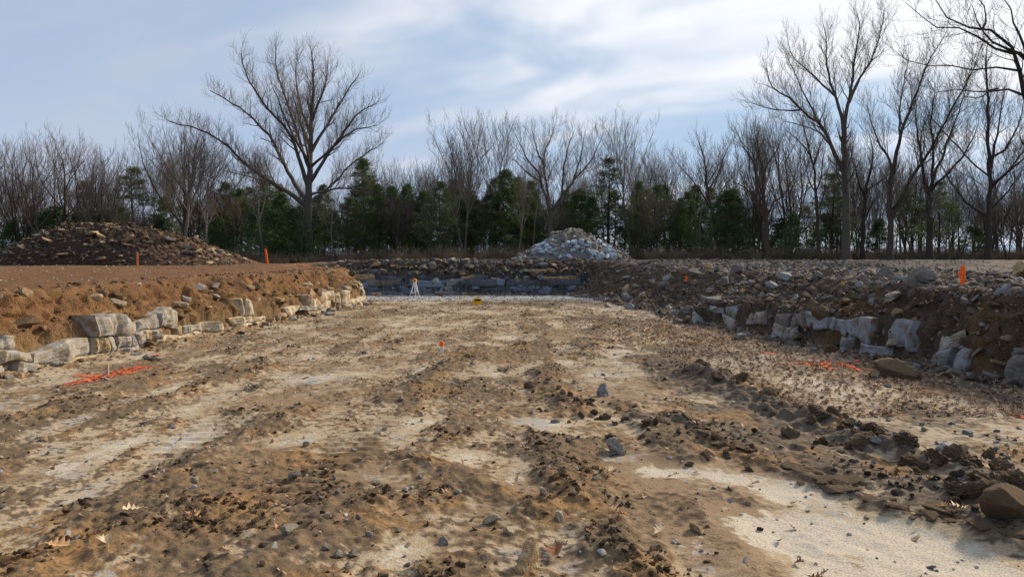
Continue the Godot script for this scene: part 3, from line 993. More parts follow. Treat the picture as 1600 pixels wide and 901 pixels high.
	for k in spots.size():
		var s: Array = spots[k]
		var w := floor_px(s[0], s[1])
		var big: bool = k == 0
		var lab: String = "large russet oak leaf standing up beside a tan stone" if big else "%s dry oak leaf lying on the trampled mud" % lt[s[3]][0]
		single("oak_leaf", leaves[k % 5], lab, "leaf", Transform3D(turn(rf(0, TAU), 0.4) * Basis.from_scale(Vector3.ONE * s[2]), ground_at(w.x, w.y) + Vector3(0, 0.03, 0)), "" if big else "%s oak leaves on the mud" % lt[s[3]][0], lt[s[3]][1])
	# stones one can pick out on the floor: pixel, width and height in metres, material, name, label
	var own := [
		[942, 618, 0.13, 0.21, M.blue, "upright blue grey stone standing on the pit floor"],
		[961, 708, 0.19, 0.13, M.grey, "rounded grey stone with a pale top beside scattered leaves"],
		[1494, 722, 0.25, 0.16, M.blue, "largest blue grey cobble among the stones on the mud ridge"],
		[822, 888, 0.15, 0.17, M.tan, "smooth tan stone bedded in mud beside a russet leaf"],
		[1198, 629, 0.16, 0.08, M.pale, "flat white stone on the dark mud ridge"],
		[240, 563, 0.36, 0.13, M.grey, "flat grey block with orange paint on top by the left bank"],
		[1157, 532, 0.26, 0.14, M.blue, "blue grey stone daubed with orange paint by the right bank"],
		[950, 480, 0.4, 0.25, M.grey, "pale grey block lying before the right rubble slope"],
		[1590, 838, 0.3, 0.2, M.mudlump, "big dark mud boulder at the end of the ridge"],
		[1395, 590, 0.6, 0.28, M.brown, "long flat brown slab in the leaves under the right bank"],
	]
	for o in own:
		var w := floor_px(o[0], o[1])
		var e := single("stone_block" if o[2] > 0.3 else "cobble", rocks[rng.randi() % 10], o[5], "stone", Transform3D(turn(rf(-0.4, 0.4), 0.15) * Basis.from_scale(Vector3(o[2] * 0.9, o[3] * 1.05, o[2] * 0.8)), ground_at(w.x, w.y) + Vector3(0, o[3] * 0.25, 0)), "", o[4])
		if "orange" in o[5]:
			var b := MB.new()
			for j in 9:
				var u := Vector2(rf(-0.22, 0.22), rf(-0.22, 0.22))
				b.box(Vector3(u.x, 0.40 - u.length() * 0.25, u.y), Vector3(rf(0.1, 0.25), 0.1, rf(0.1, 0.25)), turn(rf(0, 3), 0.3))
			part("paint", b.mesh(M.paint), e)
	var kinds := [["grey", M.grey, 60], ["tan", M.tan, 60], ["blue grey", M.blue, 42], ["pale", M.pale, 30]]
	for kd in kinds:
		for k in kd[2]:
			var d := 3.2 + 15.0 * pow(rng.randf(), 1.7)
			var x := rf(-minf(6.6, d * 0.76), minf(6.0, d * 0.76))
			if kd[0] == "blue grey" and k < 32:      # a patch of stones on the right of the ridge
				var w := floor_px(rf(1330, 1600), rf(650, 740))
				x = w.x; d = w.y
			elif kd[0] == "grey" and k < 24:
				var w := floor_px(rf(450, 660), rf(690, 890))
				x = w.x; d = w.y
			var z := 0.022 + 0.05 * pow(rng.randf(), 2.6) + 0.0016 * d
			single("loose_stone", rocks[rng.randi() % rocks.size()], "small %s stone lying loose on the trampled mud" % kd[0], "stone", Transform3D(turn(rf(0, TAU), 0.4) * Basis.from_scale(Vector3(z * rf(1.0, 1.5), z * rf(0.7, 1.0), z * rf(0.9, 1.3))), ground_at(x, d) + Vector3(0, z * 0.22, 0)), "loose %s stones on the pit floor" % kd[0], kd[1])
	# cracked plates of mud along the edge of the pressed track
	for k in 110:
		var edge := [[1060, 655], [1130, 702], [1230, 742], [1320, 776], [1420, 816], [1600, 862]]
		var t := rng.randf() * (edge.size() - 1.001)
		var a: Array = edge[int(t)]; var b2: Array = edge[int(t) + 1]
		var w := floor_px(lerpf(a[0], b2[0], t - int(t)), lerpf(a[1], b2[1], t - int(t))) + Vector2(rng.randfn() * 0.05, absf(rng.randfn()) * 0.22)
		var z := 0.035 + 0.12 * pow(rng.randf(), 2.0)
		single("mud_plate", slabs[rng.randi() % slabs.size()], "flat cracked plate of dark mud along the pressed track edge", "mud plate", Transform3D(turn(rf(0, TAU), 0.22) * Basis.from_scale(Vector3(z * rf(1.0, 1.7), z * 0.5, z)), ground_at(w.x, w.y) + Vector3(0, z * 0.04, 0)), "mud plates along the track edge", M.mudlump)
	# lumps of mud turned up along the ridges
	for k in 170:
		var ridge := [[1095, 588], [1200, 640], [1330, 690], [1450, 735], [1560, 790], [1620, 820]] if k < 110 else [[845, 585], [868, 622], [900, 650], [1000, 655], [1060, 700], [1120, 720]]
		var t := rng.randf() * (ridge.size() - 1.001)
		var a: Array = ridge[int(t)]; var b2: Array = ridge[int(t) + 1]
		var w := floor_px(lerpf(a[0], b2[0], t - int(t)), lerpf(a[1], b2[1], t - int(t))) + Vector2(rng.randfn() * 0.22, rng.randfn() * 0.22)
		var z := 0.04 + 0.11 * pow(rng.randf(), 1.8) if k < 110 else 0.03 + 0.06 * pow(rng.randf(), 1.5)
		single("mud_lump", lumps[rng.randi() % 5], "lump of dark mud turned up along the long ridge" if k < 110 else "lump of brown mud in the middle of the floor", "mud lump", Transform3D(turn(rf(0, TAU), 0.8) * Basis.from_scale(Vector3(z * rf(1.0, 1.5), z * 0.8, z * rf(1.0, 1.4))), ground_at(w.x, w.y) + Vector3(0, z * 0.15, 0)), "mud lumps along the ridge" if k < 110 else "mud lumps in the middle of the floor", M.mudlump)

# ---------------------------------------------------------------- survey things
func paint_mark(label: String, strokes: Array, m: Material, keep := 0.75) -> void:
	var b := MB.new()
	for st in strokes:                       # [pixel polyline, half width m]
		var pts := []
		for q in st[0]: pts.append(floor_px(q[0], q[1]))
		for k in pts.size() - 1:
			var a: Vector2 = pts[k]; var e: Vector2 = pts[k + 1]
			var n := int(a.distance_to(e) / 0.026) + 1
			var side := (e - a).orthogonal().normalized()
			for j in n:
				for w in range(-4, 5):
					var off: float = w / 4.0 * st[1] * 0.9
					if rng.randf() > keep * (1.0 - 0.5 * absf(w) / 4.0): continue
					var p := a.lerp(e, float(j) / n) + side * (off + rf(-0.01, 0.01))
					var sz := rf(0.010, 0.026)
					var c := []
					for u in [Vector2(-1, -1), Vector2(1, -1), Vector2(1, 1), Vector2(-1, 1)]:
						var g: Vector2 = p + Vector2(u.x * sz * rf(0.7, 1.2), u.y * sz * rf(0.8, 1.5))
						c.append(ground_at(g.x, g.y) + Vector3(0, 0.008, 0))
					var nn: Vector3 = (c[1] - c[0]).cross(c[3] - c[0]).normalized()
					if nn.y < 0.0: nn = -nn
					b.quad(c[0], c[1], c[2], c[3], nn)
	single("paint_mark", b.mesh(m), label, "paint mark", Transform3D())

func lath(called: String, label: String, at: Vector3, h: float, w: float, m: Material, lean := 0.0) -> Node3D:
	var t := thing(called, label, "survey stake", at)
	t.rotation.z = lean
	var b := MB.new()
	b.box(Vector3(0, h * 0.5 - 0.05, 0), Vector3(w, h + 0.1, w * 0.45))
	b.box(Vector3(0, h + w * 0.12, 0), Vector3(w * 0.7, w * 0.25, w * 0.3))
	part("post", b.mesh(m), t)
	return t

func survey() -> void:
	rng.seed = 99
	# laser level on its tripod
	var w := floor_px(648, 466.5)
	var at := ground_at(w.x, w.y)
	var t := thing("tripod", "pale aluminium survey tripod standing on the grey gravel", "tripod", at)
	var hd := Vector3(0, 0.86, 0)
	for k in 3:
		var a := 0.5 + k * TAU / 3.0
		var foot := Vector3(cos(a) * 0.36, -0.01, sin(a) * 0.36)
		var b := MB.new()
		var side := Vector3(-sin(a), 0, cos(a)) * 0.035
		for s in [-1.0, 1.0]:
			b.tube(PackedVector3Array([hd + Vector3(cos(a), 0, sin(a)) * 0.06 + side * s, hd.lerp(foot, 0.55) + side * s]), PackedFloat32Array([0.017, 0.017]), 6)
		b.tube(PackedVector3Array([hd.lerp(foot, 0.5), foot]), PackedFloat32Array([0.022, 0.014]), 6)
		b.box(hd.lerp(foot, 0.55), Vector3(0.09, 0.05, 0.09))
		part("leg", b.mesh(M.alu), t)
	var b0 := MB.new()
	b0.tube(PackedVector3Array([Vector3(0, 0.84, 0), Vector3(0, 0.89, 0)]), PackedFloat32Array([0.09, 0.09]), 12)
	b0.tube(PackedVector3Array([Vector3(0, 0.6, 0), Vector3(0, 0.85, 0)]), PackedFloat32Array([0.02, 0.02]), 8)
	part("head_plate", b0.mesh(M.alu), t)
	var sp := MB.new()
	for k in 3:
		var a := 0.5 + k * TAU / 3.0
		sp.tube(PackedVector3Array([Vector3(0, 0.3, 0), Vector3(cos(a) * 0.24, 0.28, sin(a) * 0.24)]), PackedFloat32Array([0.012, 0.012]), 5)
	part("spreader", sp.mesh(M.alu), t)
	var ls := thing("laser_level", "orange rotary laser level mounted on the tripod", "laser level", at + Vector3(0, 0.89, 0))
	var b1 := MB.new()
	b1.tube(PackedVector3Array([Vector3(0, 0, 0), Vector3(0, 0.02, 0), Vector3(0, 0.15, 0), Vector3(0, 0.18, 0)]), PackedFloat32Array([0.09, 0.115, 0.115, 0.08]), 14)
	var lbody := part("body", b1.mesh(M.laser), ls)
	var b2 := MB.new()
	b2.tube(PackedVector3Array([Vector3(0, 0.17, 0), Vector3(0, 0.225, 0)]), PackedFloat32Array([0.06, 0.05]), 12)
	part("rotor_head", b2.mesh(M.laser), ls)
	var b3 := MB.new()
	b3.box(Vector3(0, 0.08, 0.112), Vector3(0.1, 0.06, 0.02))
	part("display", b3.mesh(M.black), lbody)
	# yellow case with a dark front panel
	w = floor_px(746, 475.5)
	var cs := thing("instrument_case", "yellow instrument case with a black panel on the grey gravel", "case", ground_at(w.x, w.y) + Vector3(0, 0.0, 0), 0.12)
	var c1 := MB.new()
	c1.box(Vector3(0, 0.145, 0), Vector3(0.37, 0.27, 0.17))
	c1.box(Vector3(0, 0.145, 0), Vector3(0.35, 0.29, 0.15))
	var cbody := part("body", c1.mesh(M.yellow), cs)
	var c2 := MB.new()
	c2.box(Vector3(0, 0.205, 0.088), Vector3(0.27, 0.085, 0.012))
	part("panel", c2.mesh(M.black), cbody)
	for s in [-1.0, 1.0]:
		var c3 := MB.new()
		c3.box(Vector3(s * 0.09, 0.1, 0.09), Vector3(0.035, 0.05, 0.014))
		part("latch", c3.mesh(M.laser), cbody)
	var c4 := MB.new()
	c4.tube(PackedVector3Array([Vector3(-0.08, 0.285, 0), Vector3(-0.07, 0.325, 0), Vector3(0.07, 0.325, 0), Vector3(0.08, 0.285, 0)]), PackedFloat32Array([0.013, 0.013, 0.013, 0.013]), 6)
	part("handle", c4.mesh(M.black), cs)
	# stakes
	w = floor_px(690, 553)
	var st := lath("survey_stake", "short white stake with a bright orange cap in the pit floor", ground_at(w.x, w.y), 0.2, 0.055, M.white)
	var cap := MB.new()
	cap.tube(PackedVector3Array([Vector3(0, 0.15, 0), Vector3(0, 0.155, 0), Vector3(0, 0.215, 0), Vector3(0, 0.228, 0)]), PackedFloat32Array([0.03, 0.046, 0.046, 0.036]), 12)
	part("cap", cap.mesh(M.orange), st)
	w = floor_px(167, 588)
	lath("survey_stake", "plain wooden stake in orange paint before the left bank", ground_at(w.x, w.y), 0.16, 0.045, M.wood)
	w = floor_px(1302, 574)
	lath("survey_stake", "plain wooden stake at the centre of an orange paint cross", ground_at(w.x, w.y), 0.24, 0.05, M.wood, 0.02)
	lath("survey_stake", "slim pale orange stake standing before the brown spoil heap", ground_at(-20.1, 36.0), 0.72, 0.09, M.orange_wood)
	lath("survey_stake", "leaning orange stake beside the big bare tree", ground_at(-17.3, 47.5), 1.05, 0.13, M.orange, 0.14)
	lath("survey_stake", "short orange stake on the crest of the right rubble slope", ground_at(7.15, 27.5), 0.36, 0.075, M.orange)
	var fx := 7.72; var fd := 11.5
	st = lath("survey_stake", "wide orange stake with ribbon on the dark right bank", ground_at(fx, fd), 0.38, 0.068, M.orange)
	var rib := MB.new()
	rib.box(Vector3(-0.05, 0.27, 0.018), Vector3(0.07, 0.05, 0.02), Basis(Vector3(0, 0, 1), 0.3))
	rib.box(Vector3(-0.06, 0.22, 0.02), Vector3(0.03, 0.09, 0.012), Basis(Vector3(0, 0, 1), -0.2))
	rib.box(Vector3(0, 0.26, 0.0), Vector3(0.074, 0.03, 0.04))
	part("ribbon", rib.mesh(M.orange), st)
	# spray paint on the ground
	paint_mark("orange paint line crossing the floor at the left stake", [[[[108, 602], [140, 594], [170, 587], [200, 580], [226, 573]], 0.16], [[[118, 587], [140, 588], [160, 588]], 0.05], [[[140, 592], [185, 584], [226, 574]], 0.2]], M.paint, 0.55)
	paint_mark("orange paint cross sprayed round the right stake", [[[[1226, 569], [1265, 569], [1280, 572], [1306, 578]], 0.07], [[[1284, 565], [1302, 567], [1323, 572], [1348, 581]], 0.08], [[[1325, 568], [1356, 567]], 0.06], [[[1262, 571], [1300, 568]], 0.1], [[[1270, 572], [1330, 572]], 0.13]], M.paint, 0.9)
	paint_mark("short orange paint dash beyond the right paint cross", [[[[1188, 551], [1218, 555]], 0.05]], M.paint, 0.6)
	paint_mark("orange paint dash in the leaves at the right edge", [[[[1583, 648], [1600, 653], [1625, 660]], 0.05]], M.paint, 0.8)
	paint_mark("faint orange paint streak before the rubble slope", [[[[965, 486], [1005, 489]], 0.12], [[[1085, 536], [1112, 540]], 0.08]], M.paint_faint, 0.4)
	# scrap of yellow tape and a boulder on the upper ground
	var tb := MB.new()
	tb.box(Vector3(-0.04, 0.02, 0), Vector3(0.09, 0.035, 0.05), Basis(Vector3(0, 0, 1), -0.15))
	var tp := single("tape_scrap", tb.mesh(M.yellow), "scrap of yellow and white tape on the right rubble", "tape", Transform3D(Basis(), ground_at(7.75, 15.6) + Vector3(0, 0.05, 0)))
	var tb2 := MB.new()
	tb2.box(Vector3(0.05, 0.01, 0), Vector3(0.09, 0.035, 0.045), Basis(Vector3(0, 0, 1), -0.3))
	part("white_end", tb2.mesh(M.white), tp)
	single("boulder", rock_mesh(ico(3), 18, 0.0, 0.1, M.tan), "rounded tan boulder on the upper ground beyond the orange stake", "boulder", Transform3D(Basis(Vector3.UP, 1.0) * Basis.from_scale(Vector3(0.75, 0.62, 0.7)), ground_at(11.25, 14.6) + Vector3(0, 0.2, 0)), "", M.tan)

# ---------------------------------------------------------------- trees
func wander(p: Vector3, dir: Vector3, length: float, segs: int, wob: float, up: float) -> PackedVector3Array:
	var pts := PackedVector3Array([p])
	var dd := dir.normalized()
	for k in segs:
		dd = (dd + Vector3(rng.randfn(), rng.randfn(), rng.randfn()) * wob + Vector3(0, up, 0)).normalized()
		p += dd * (length / segs)
		pts.push_back(p)
	return pts

func tapers(r0: float, r1: float, m: int) -> PackedFloat32Array:
	var r := PackedFloat32Array()
	for k in m:
		r.push_back(lerpf(r0, r1, pow(float(k) / (m - 1), 0.62)))
	return r

# grows side branches from a limb; o: {gap: [per level], last, min_r, up, ang}
func sprout(b: MB, pts: PackedVector3Array, rad: PackedFloat32Array, level: int, o: Dictionary, t0 := 0.2) -> void:
	var length := 0.0
	for k in pts.size() - 1:
		length += pts[k].distance_to(pts[k + 1])
	var count := maxi(2, int(length * (1.0 - t0) / o.gap[level] + rng.randf()))
	var spin := rf(0, TAU)
	for k in count:
		var t := t0 + (1.0 - t0) * (k + rf(0.1, 0.9)) / count
		var u := t * (pts.size() - 1)
		var a := mini(int(u), pts.size() - 2)
		var p := pts[a].lerp(pts[a + 1], u - a)
		var tan_ := (pts[a + 1] - pts[a]).normalized()
		var r := lerpf(rad[a], rad[a + 1], u - a)
		spin += 2.4 + rf(-0.6, 0.6)
		var s := tan_.cross(Vector3(0.2, 0.3, 0.93)).normalized()
		var side := s * cos(spin) + tan_.cross(s) * sin(spin)
		var ang: float = rf(0.45, 0.95) * o.ang
		if k == count - 1:
			t = 1.0
			p = pts[pts.size() - 1]
			r = rad[pts.size() - 1] * 1.6
			ang = 0.15
		var dir := tan_ * cos(ang) + side * sin(ang) + Vector3(0, o.up * 0.5, 0)
		var l: float = maxf(minf(length * rf(0.28, 0.58) * (1.15 - 0.65 * t), o.cap[level] * rf(0.6, 1.1) * (1.1 - 0.6 * t)), o.minlen)
		var r0 := maxf(r * rf(0.34, 0.55), o.min_r)
		var segs := 5 if level == 0 else (4 if level == 1 else 3)
		var q := wander(p, dir, l, segs, 0.13, o.up * 0.22)
		var rr := tapers(r0, maxf(o.min_r * 0.6, r0 * 0.25), segs + 1)
		b.tube(q, rr, 5 if r0 > 0.05 else (4 if r0 > 0.025 else 3), false)
		if level + 1 < o.last:
			sprout(b, q, rr, level + 1, o)

func opts(gaps: Array, last: int, min_r := 0.012, up := 0.35, ang := 1.0, minlen := 0.35, cap := [2.6, 1.4, 0.8, 0.5]) -> Dictionary:
	return {"cap": cap, "gap": gaps, "last": last, "min_r": min_r, "up": up, "ang": ang, "minlen": minlen}

# a tree whose main limbs follow the photograph: limbs are [r0, r1, depth lean, [pixels...]]; the first is the trunk
func traced(called: String, label: String, group: String, d: float, limbs: Array, o: Dictionary, bark: Material, twig: Material, extra := 3) -> void:
	var base := ground_at((limbs[0][3][0][0] - 800.0) / F * d, d)
	var t := thing(called, label, "tree", base, 0.0, group)
	var b := MB.new()
	for k in limbs.size():
		var l: Array = limbs[k]
		var raw := PackedVector3Array()
		var p0 := px(l[3][0][0], l[3][0][1], d)
		for q in l[3]:
			var run := px(q[0], q[1], d).distance_to(p0)
			var p := px(q[0], q[1], d - l[2] * run)
			raw.push_back(p - base)
		if k == 0:
			raw[0] = Vector3(0, -0.15, 0)
		# smooth and roughen the traced line
		var c := Curve3D.new()
		for j in raw.size():
			var tn := (raw[mini(j + 1, raw.size() - 1)] - raw[maxi(j - 1, 0)]) * 0.17
			c.add_point(raw[j], -tn, tn)
		var n := maxi(6, int(c.get_baked_length() / 0.7))
		var pts := PackedVector3Array()
		for j in n + 1:
			pts.push_back(c.sample_baked(c.get_baked_length() * j / n, true) + (Vector3(rng.randfn(), rng.randfn(), rng.randfn()) * 0.035 if j > 0 else Vector3.ZERO))
		var rad := tapers(l[0], l[1], n + 1)
		if k == 0:
			rad[0] = l[0] * 1.35
		var lb := MB.new()
		lb.tube(pts, rad, 10 if k == 0 else 7)
		part("trunk" if k == 0 else "limb", lb.mesh(bark), t)
		sprout(b, pts, rad, 0, o, 0.55 if k == 0 else 0.22)
		if k == 0:
			for e in extra:       # limbs towards and away from the viewer
				var u := rf(0.4, 0.66)
				var p := pts[int(u * n)]
				var away := 1.0 if e % 2 == 0 else -1.0
				var len_ := c.get_baked_length() * rf(0.25, 0.42)
				var q := wander(p, Vector3(rf(-0.7, 0.7), 0.9, away * rf(0.4, 1.0)), len_, 8, 0.09, 0.06)
				var rr := tapers(l[0] * 0.32, 0.03, 9)
				var eb := MB.new()
				eb.tube(q, rr, 6)
				part("limb", eb.mesh(bark), t)
				sprout(b, q, rr, 0, o, 0.25)
	tris += b.i.size() / 3
	part("crown", b.mesh(twig), t)

# an ordinary bare tree of height 1..; returns a thing at the origin
func bare_tree(called: String, label: String, group: String, h: float, r: float, fork: float, limbs: int, spread: float, o: Dictionary, bark: Material, twig: Material, stems := 1) -> Node3D:
	var t := thing(called, label, "tree", Vector3.ZERO, 0.0, group)
	var tb := MB.new()
	var b := MB.new()
	for s in stems:
		var lean := Vector3(rf(-0.08, 0.08), 1, rf(-0.08, 0.08)) if stems == 1 else Vector3(cos(s * TAU / stems + 0.4) * 0.28, 1, sin(s * TAU / stems + 0.4) * 0.28)
		var pts := wander(Vector3(0, -0.15, 0), lean, h * 0.93, 14, 0.05, 0.12)
		var rad := tapers(r / sqrt(stems), 0.02, 15)
		rad[0] *= 1.3
		tb.tube(pts, rad, 8)
		var spin := rf(0, TAU)
		for k in limbs:
			var u := fork + (0.92 - fork) * (k + rf(0, 0.8)) / limbs
			var a := int(u * 14)
			var p := pts[a].lerp(pts[mini(a + 1, 14)], u * 14 - a)
			spin += 2.4 + rf(-0.4, 0.4)
			var dir := Vector3(cos(spin) * spread, rf(0.7, 1.0), sin(spin) * spread)
			var l := h * (1.0 - u) * rf(0.75, 1.05) + h * 0.12
			var q := wander(p, dir, l, 7, 0.10, 0.07)
			var rr := tapers(maxf(rad[a] * rf(0.5, 0.75), 0.03), 0.018, 8)
			tb.tube(q, rr, 6)
			sprout(b, q, rr, 0, o, 0.15)
		sprout(b, pts, rad, 0, o, 0.6)
	part("trunk", tb.mesh(bark), t)
	tris += b.i.size() / 3
	part("crown", b.mesh(twig), t)
	return t

func cedar(called: String, label: String, group: String, h: float, w: float, low: float, clumps: int, per: int, m: Material, bark: Material, open := 0.0) -> Node3D:
	var t := thing(called, label, "tree", Vector3.ZERO, 0.0, group)
	var tb := MB.new()
	var tp := wander(Vector3(0, -0.1, 0), Vector3(0, 1, 0), h * 0.95, 8, 0.02, 0.2)
	tb.tube(tp, tapers(0.03 * h * 0.6, 0.02, 9), 7)
	for k in int(h * 5):                 # dead inner twigs
		var y := rf(0.6, h * 0.7)
		var a := rf(0, TAU)
		tb.tube(wander(Vector3(0, y, 0), Vector3(cos(a), rf(-0.1, 0.5), sin(a)), rf(0.4, 1.0) * w, 3, 0.15, 0.0), tapers(0.022, 0.006, 4), 3, false)
	part("trunk", tb.mesh(bark), t)
	var b := MB.new()
	for k in clumps:
		var u := pow(rng.randf(), 0.85)
		var y := lerpf(low, h, u)
		var prof := w * pow(1.0 - u, 0.76) * (0.62 + 0.55 * rng.randf() + 0.5 * nA.get_noise_2d(u * 9.0, h)) + 0.08
		if u < 0.12: prof *= 0.6 + u * 3.0
		var a := rf(0, TAU)
		var rr := prof * sqrt(rf(0.1, 1.15))
		var c := Vector3(cos(a) * rr, y + rr * 0.15, sin(a) * rr)
		var out := Vector3(cos(a), 0.55, sin(a)).normalized()
		var sz := rf(0.24, 0.48) * (1.0 - 0.4 * u) * (1.0 + open)
		for j in per:
			var p := c + Vector3(rng.randfn() * sz, rng.randfn() * sz * (0.7 - open * 0.35), rng.randfn() * sz) * 0.62
			var dir := (out + Vector3(rng.randfn(), rng.randfn() * 0.6, rng.randfn()) * 0.55).normalized()
			var l := rf(0.10, 0.24)
			var s := dir.cross(Vector3(rng.randfn(), rng.randfn(), rng.randfn())).normalized() * rf(0.02, 0.05)
			var nn := dir.cross(s).normalized()
			if nn.dot(out) < 0.0: nn = -nn
			b.tri(p - s, p + dir * l, p + s, nn)
	part("crown", b.mesh(m), t)
	return t

func stand(proto: Node3D, used: Dictionary, x: float, d: float, scale: float, yaw: float, squash := 1.0, label := "", group := "") -> void:
	var o := proto
	if used.has(proto):
		o = proto.duplicate()
		o.name = numbered(proto.get_meta("called"))
		add_child(o)
	else:
		used[proto] = true
	o.transform = Transform3D(Basis(Vector3.UP, yaw) * Basis.from_scale(Vector3(scale * squash, scale, scale * squash)), ground_at(x, d) - Vector3(0, 0.05, 0))
	if label: o.set_meta("label", label)
	if group: o.set_meta("group", group)

func special_trees() -> void:
	rng.seed = 2024
	var o := opts([0.62, 0.42, 0.30, 0.26], 4, 0.012, 0.4, 1.0, 0.42)
	o.cap = [2.3, 1.3, 0.75, 0.5]
	o.gap = [0.26, 0.24, 0.22, 0.22]
	o.min_r = 0.009
	traced("oak_tree", "biggest spreading bare oak behind the orange soil bank", "", 60.0, [
		[0.56, 0.05, 0.0, [[482, 408], [480, 340], [482, 300], [485, 240], [486, 172], [490, 132], [486, 80]]],
		[0.27, 0.04, 0.25, [[480, 322], [450, 300], [422, 284], [382, 256], [350, 224], [310, 202], [266, 190]]],
		[0.26, 0.04, -0.3, [[481, 314], [458, 284], [440, 250], [426, 220], [402, 192], [374, 168], [328, 142]]],
		[0.24, 0.04, 0.3, [[481, 290], [466, 246], [456, 216], [438, 192], [410, 160], [386, 120], [376, 84]]],
		[0.20, 0.04, -0.35, [[483, 262], [470, 226], [462, 200], [448, 160], [432, 110], [430, 76]]],
		[0.22, 0.04, 0.3, [[484, 284], [506, 250], [530, 216], [554, 182], [584, 162]]],
		[0.20, 0.04, -0.3, [[486, 236], [508, 200], [530, 160], [556, 122]]],
		[0.13, 0.03, 0.5, [[484, 304], [530, 294], [570, 300], [592, 303]]],
		[0.17, 0.03, -0.4, [[483, 318], [522, 284], [554, 252], [598, 224]]],
		[0.08, 0.02, 0.3, [[430, 288], [390, 276], [342, 264]]],
		[0.16, 0.03, 0.2, [[487, 186], [506, 140], [512, 98]]],
		[0.15, 0.03, 0.4, [[486, 260], [520, 230], [552, 204], [590, 196]]],
		[0.15, 0.03, -0.2, [[485, 210], [468, 160], [462, 110], [466, 84]]],
	], o, M.bark_grey, M.twig, 4)
	var g := "tall bare trees right of the pit"
	var o2 := opts([0.24, 0.26, 0.25, 0.26], 4, 0.008, 0.4, 0.95, 0.34, [2.6, 1.2, 0.7, 0.45])
	traced("tall_tree", "tallest straight grey bare tree with a high fan crown", "", 50.0, [
		[0.36, 0.18, 0.0, [[1323, 408], [1322, 322], [1320, 249], [1319, 196]]],
		[0.17, 0.03, 0.15, [[1319, 200], [1329, 146], [1337, 89], [1344, 55], [1340, 22]]],
		[0.13, 0.03, -0.2, [[1327, 160], [1336, 138], [1353, 109], [1371, 71], [1381, 20]]],
		[0.16, 0.03, -0.15, [[1319, 200], [1315, 178], [1304, 144], [1293, 111], [1291, 73], [1289, 44]]],
		[0.10, 0.02, 0.3, [[1306, 150], [1284, 131], [1262, 107], [1242, 93], [1232, 66]]],
		[0.20, 0.03, 0.2, [[1320, 268], [1307, 242], [1287, 200], [1280, 191], [1253, 171], [1235, 153], [1209, 138], [1198, 106]]],
		[0.11, 0.02, -0.3, [[1283, 196], [1271, 172], [1254, 142], [1244, 118], [1234, 98]]],
		[0.08, 0.02, 0.2, [[1253, 171], [1232, 172], [1211, 171], [1172, 160]]],
		[0.10, 0.02, -0.4, [[1300, 228], [1278, 205], [1252, 195], [1224, 190]]],
	], o2, M.bark_grey, M.twig, 3)
	traced("tall_tree", "bare tree whose trunk forks low into two crossing stems", "", 47.0, [
		[0.25, 0.14, 0.0, [[1390, 409], [1392, 346], [1391, 298], [1395, 268]]],
		[0.17, 0.02, 0.1, [[1395, 272], [1402, 237], [1412, 198], [1433, 144], [1449, 102], [1469, 67], [1480, 48]]],
		[0.13, 0.02, -0.2, [[1394, 276], [1390, 249], [1376, 227], [1363, 198], [1357, 164]]],
		[0.17, 0.02, 0.25, [[1393, 342], [1412, 307], [1429, 271], [1453, 237], [1473, 198], [1498, 153], [1522, 107], [1536, 68]]],
		[0.09, 0.02, -0.3, [[1408, 216], [1406, 180], [1412, 130], [1420, 90]]],
		[0.09, 0.02, 0.3, [[1440, 254], [1440, 220], [1448, 180]]],
	], o2, M.bark, M.twig, 2)
	traced("tall_tree", "dark bare tree with several stems rising from one thick trunk", "", 46.0, [
		[0.25, 0.17, 0.0, [[1453, 411], [1453, 346], [1451, 296]]],
		[0.14, 0.02, 0.2, [[1451, 300], [1443, 273], [1439, 232], [1432, 198], [1431, 150]]],
		[0.14, 0.02, -0.1, [[1452, 300], [1458, 272], [1458, 224], [1456, 190], [1462, 130]]],
		[0.13, 0.02, 0.3, [[1454, 300], [1463, 288], [1485, 266], [1509, 237], [1530, 196]]],
		[0.12, 0.02, -0.3, [[1456, 290], [1465, 259], [1490, 200], [1504, 160], [1516, 110]]],
	], o2, M.bark_dark, M.twig, 2)
	traced("tall_tree", "dark upright bare tree with a long low side limb", "", 44.0, [
		[0.22, 0.05, 0.0, [[1544, 412], [1546, 322], [1548, 285], [1546, 249], [1545, 196], [1544, 151], [1541, 88]]],
		[0.13, 0.02, 0.2, [[1548, 295], [1575, 268], [1600, 248], [1625, 220]]],
		[0.12, 0.02, -0.2, [[1545, 338], [1522, 324], [1502, 307], [1480, 276], [1463, 237]]],
		[0.12, 0.02, 0.3, [[1547, 262], [1556, 240], [1572, 234], [1590, 200], [1600, 160]]],
		[0.11, 0.02, -0.3, [[1547, 256], [1553, 237], [1561, 200], [1571, 133]]],
		[0.08, 0.02, 0.3, [[1547, 326], [1566, 310], [1590, 280], [1602, 270]]],
	], o2, M.bark_dark, M.twig, 2)
	traced("tall_tree", "ivy dark trunk splitting into a narrow bare crown", "", 53.0, [
		[0.21, 0.13, 0.0, [[1347, 408], [1350, 340], [1353, 300]]],
		[0.13, 0.02, 0.2, [[1353, 304], [1360, 272], [1364, 240], [1358, 205]]],
		[0.13, 0.02, -0.2, [[1352, 304], [1344, 290], [1336, 262], [1330, 232]]],
		[0.09, 0.02, 0.2, [[1356, 296], [1374, 284], [1392, 270]]],
	], o2, M.bark_dark, M.twig, 2)
	traced("tall_tree", "slender bare tree leaning left beside the tallest grey tree", "", 54.0, [
		[0.22, 0.03, 0.0, [[1280, 407], [1278, 340], [1274, 290], [1271, 256], [1262, 226], [1254, 190]]],
		[0.09, 0.02, 0.2, [[1272, 258], [1282, 230], [1290, 206]]],
		[0.09, 0.02, -0.3, [[1270, 252], [1250, 222], [1226, 200]]],
		[0.06, 0.02, 0.3, [[1277, 330], [1288, 306], [1292, 270]]],
	], o2, M.bark, M.twig, 2)
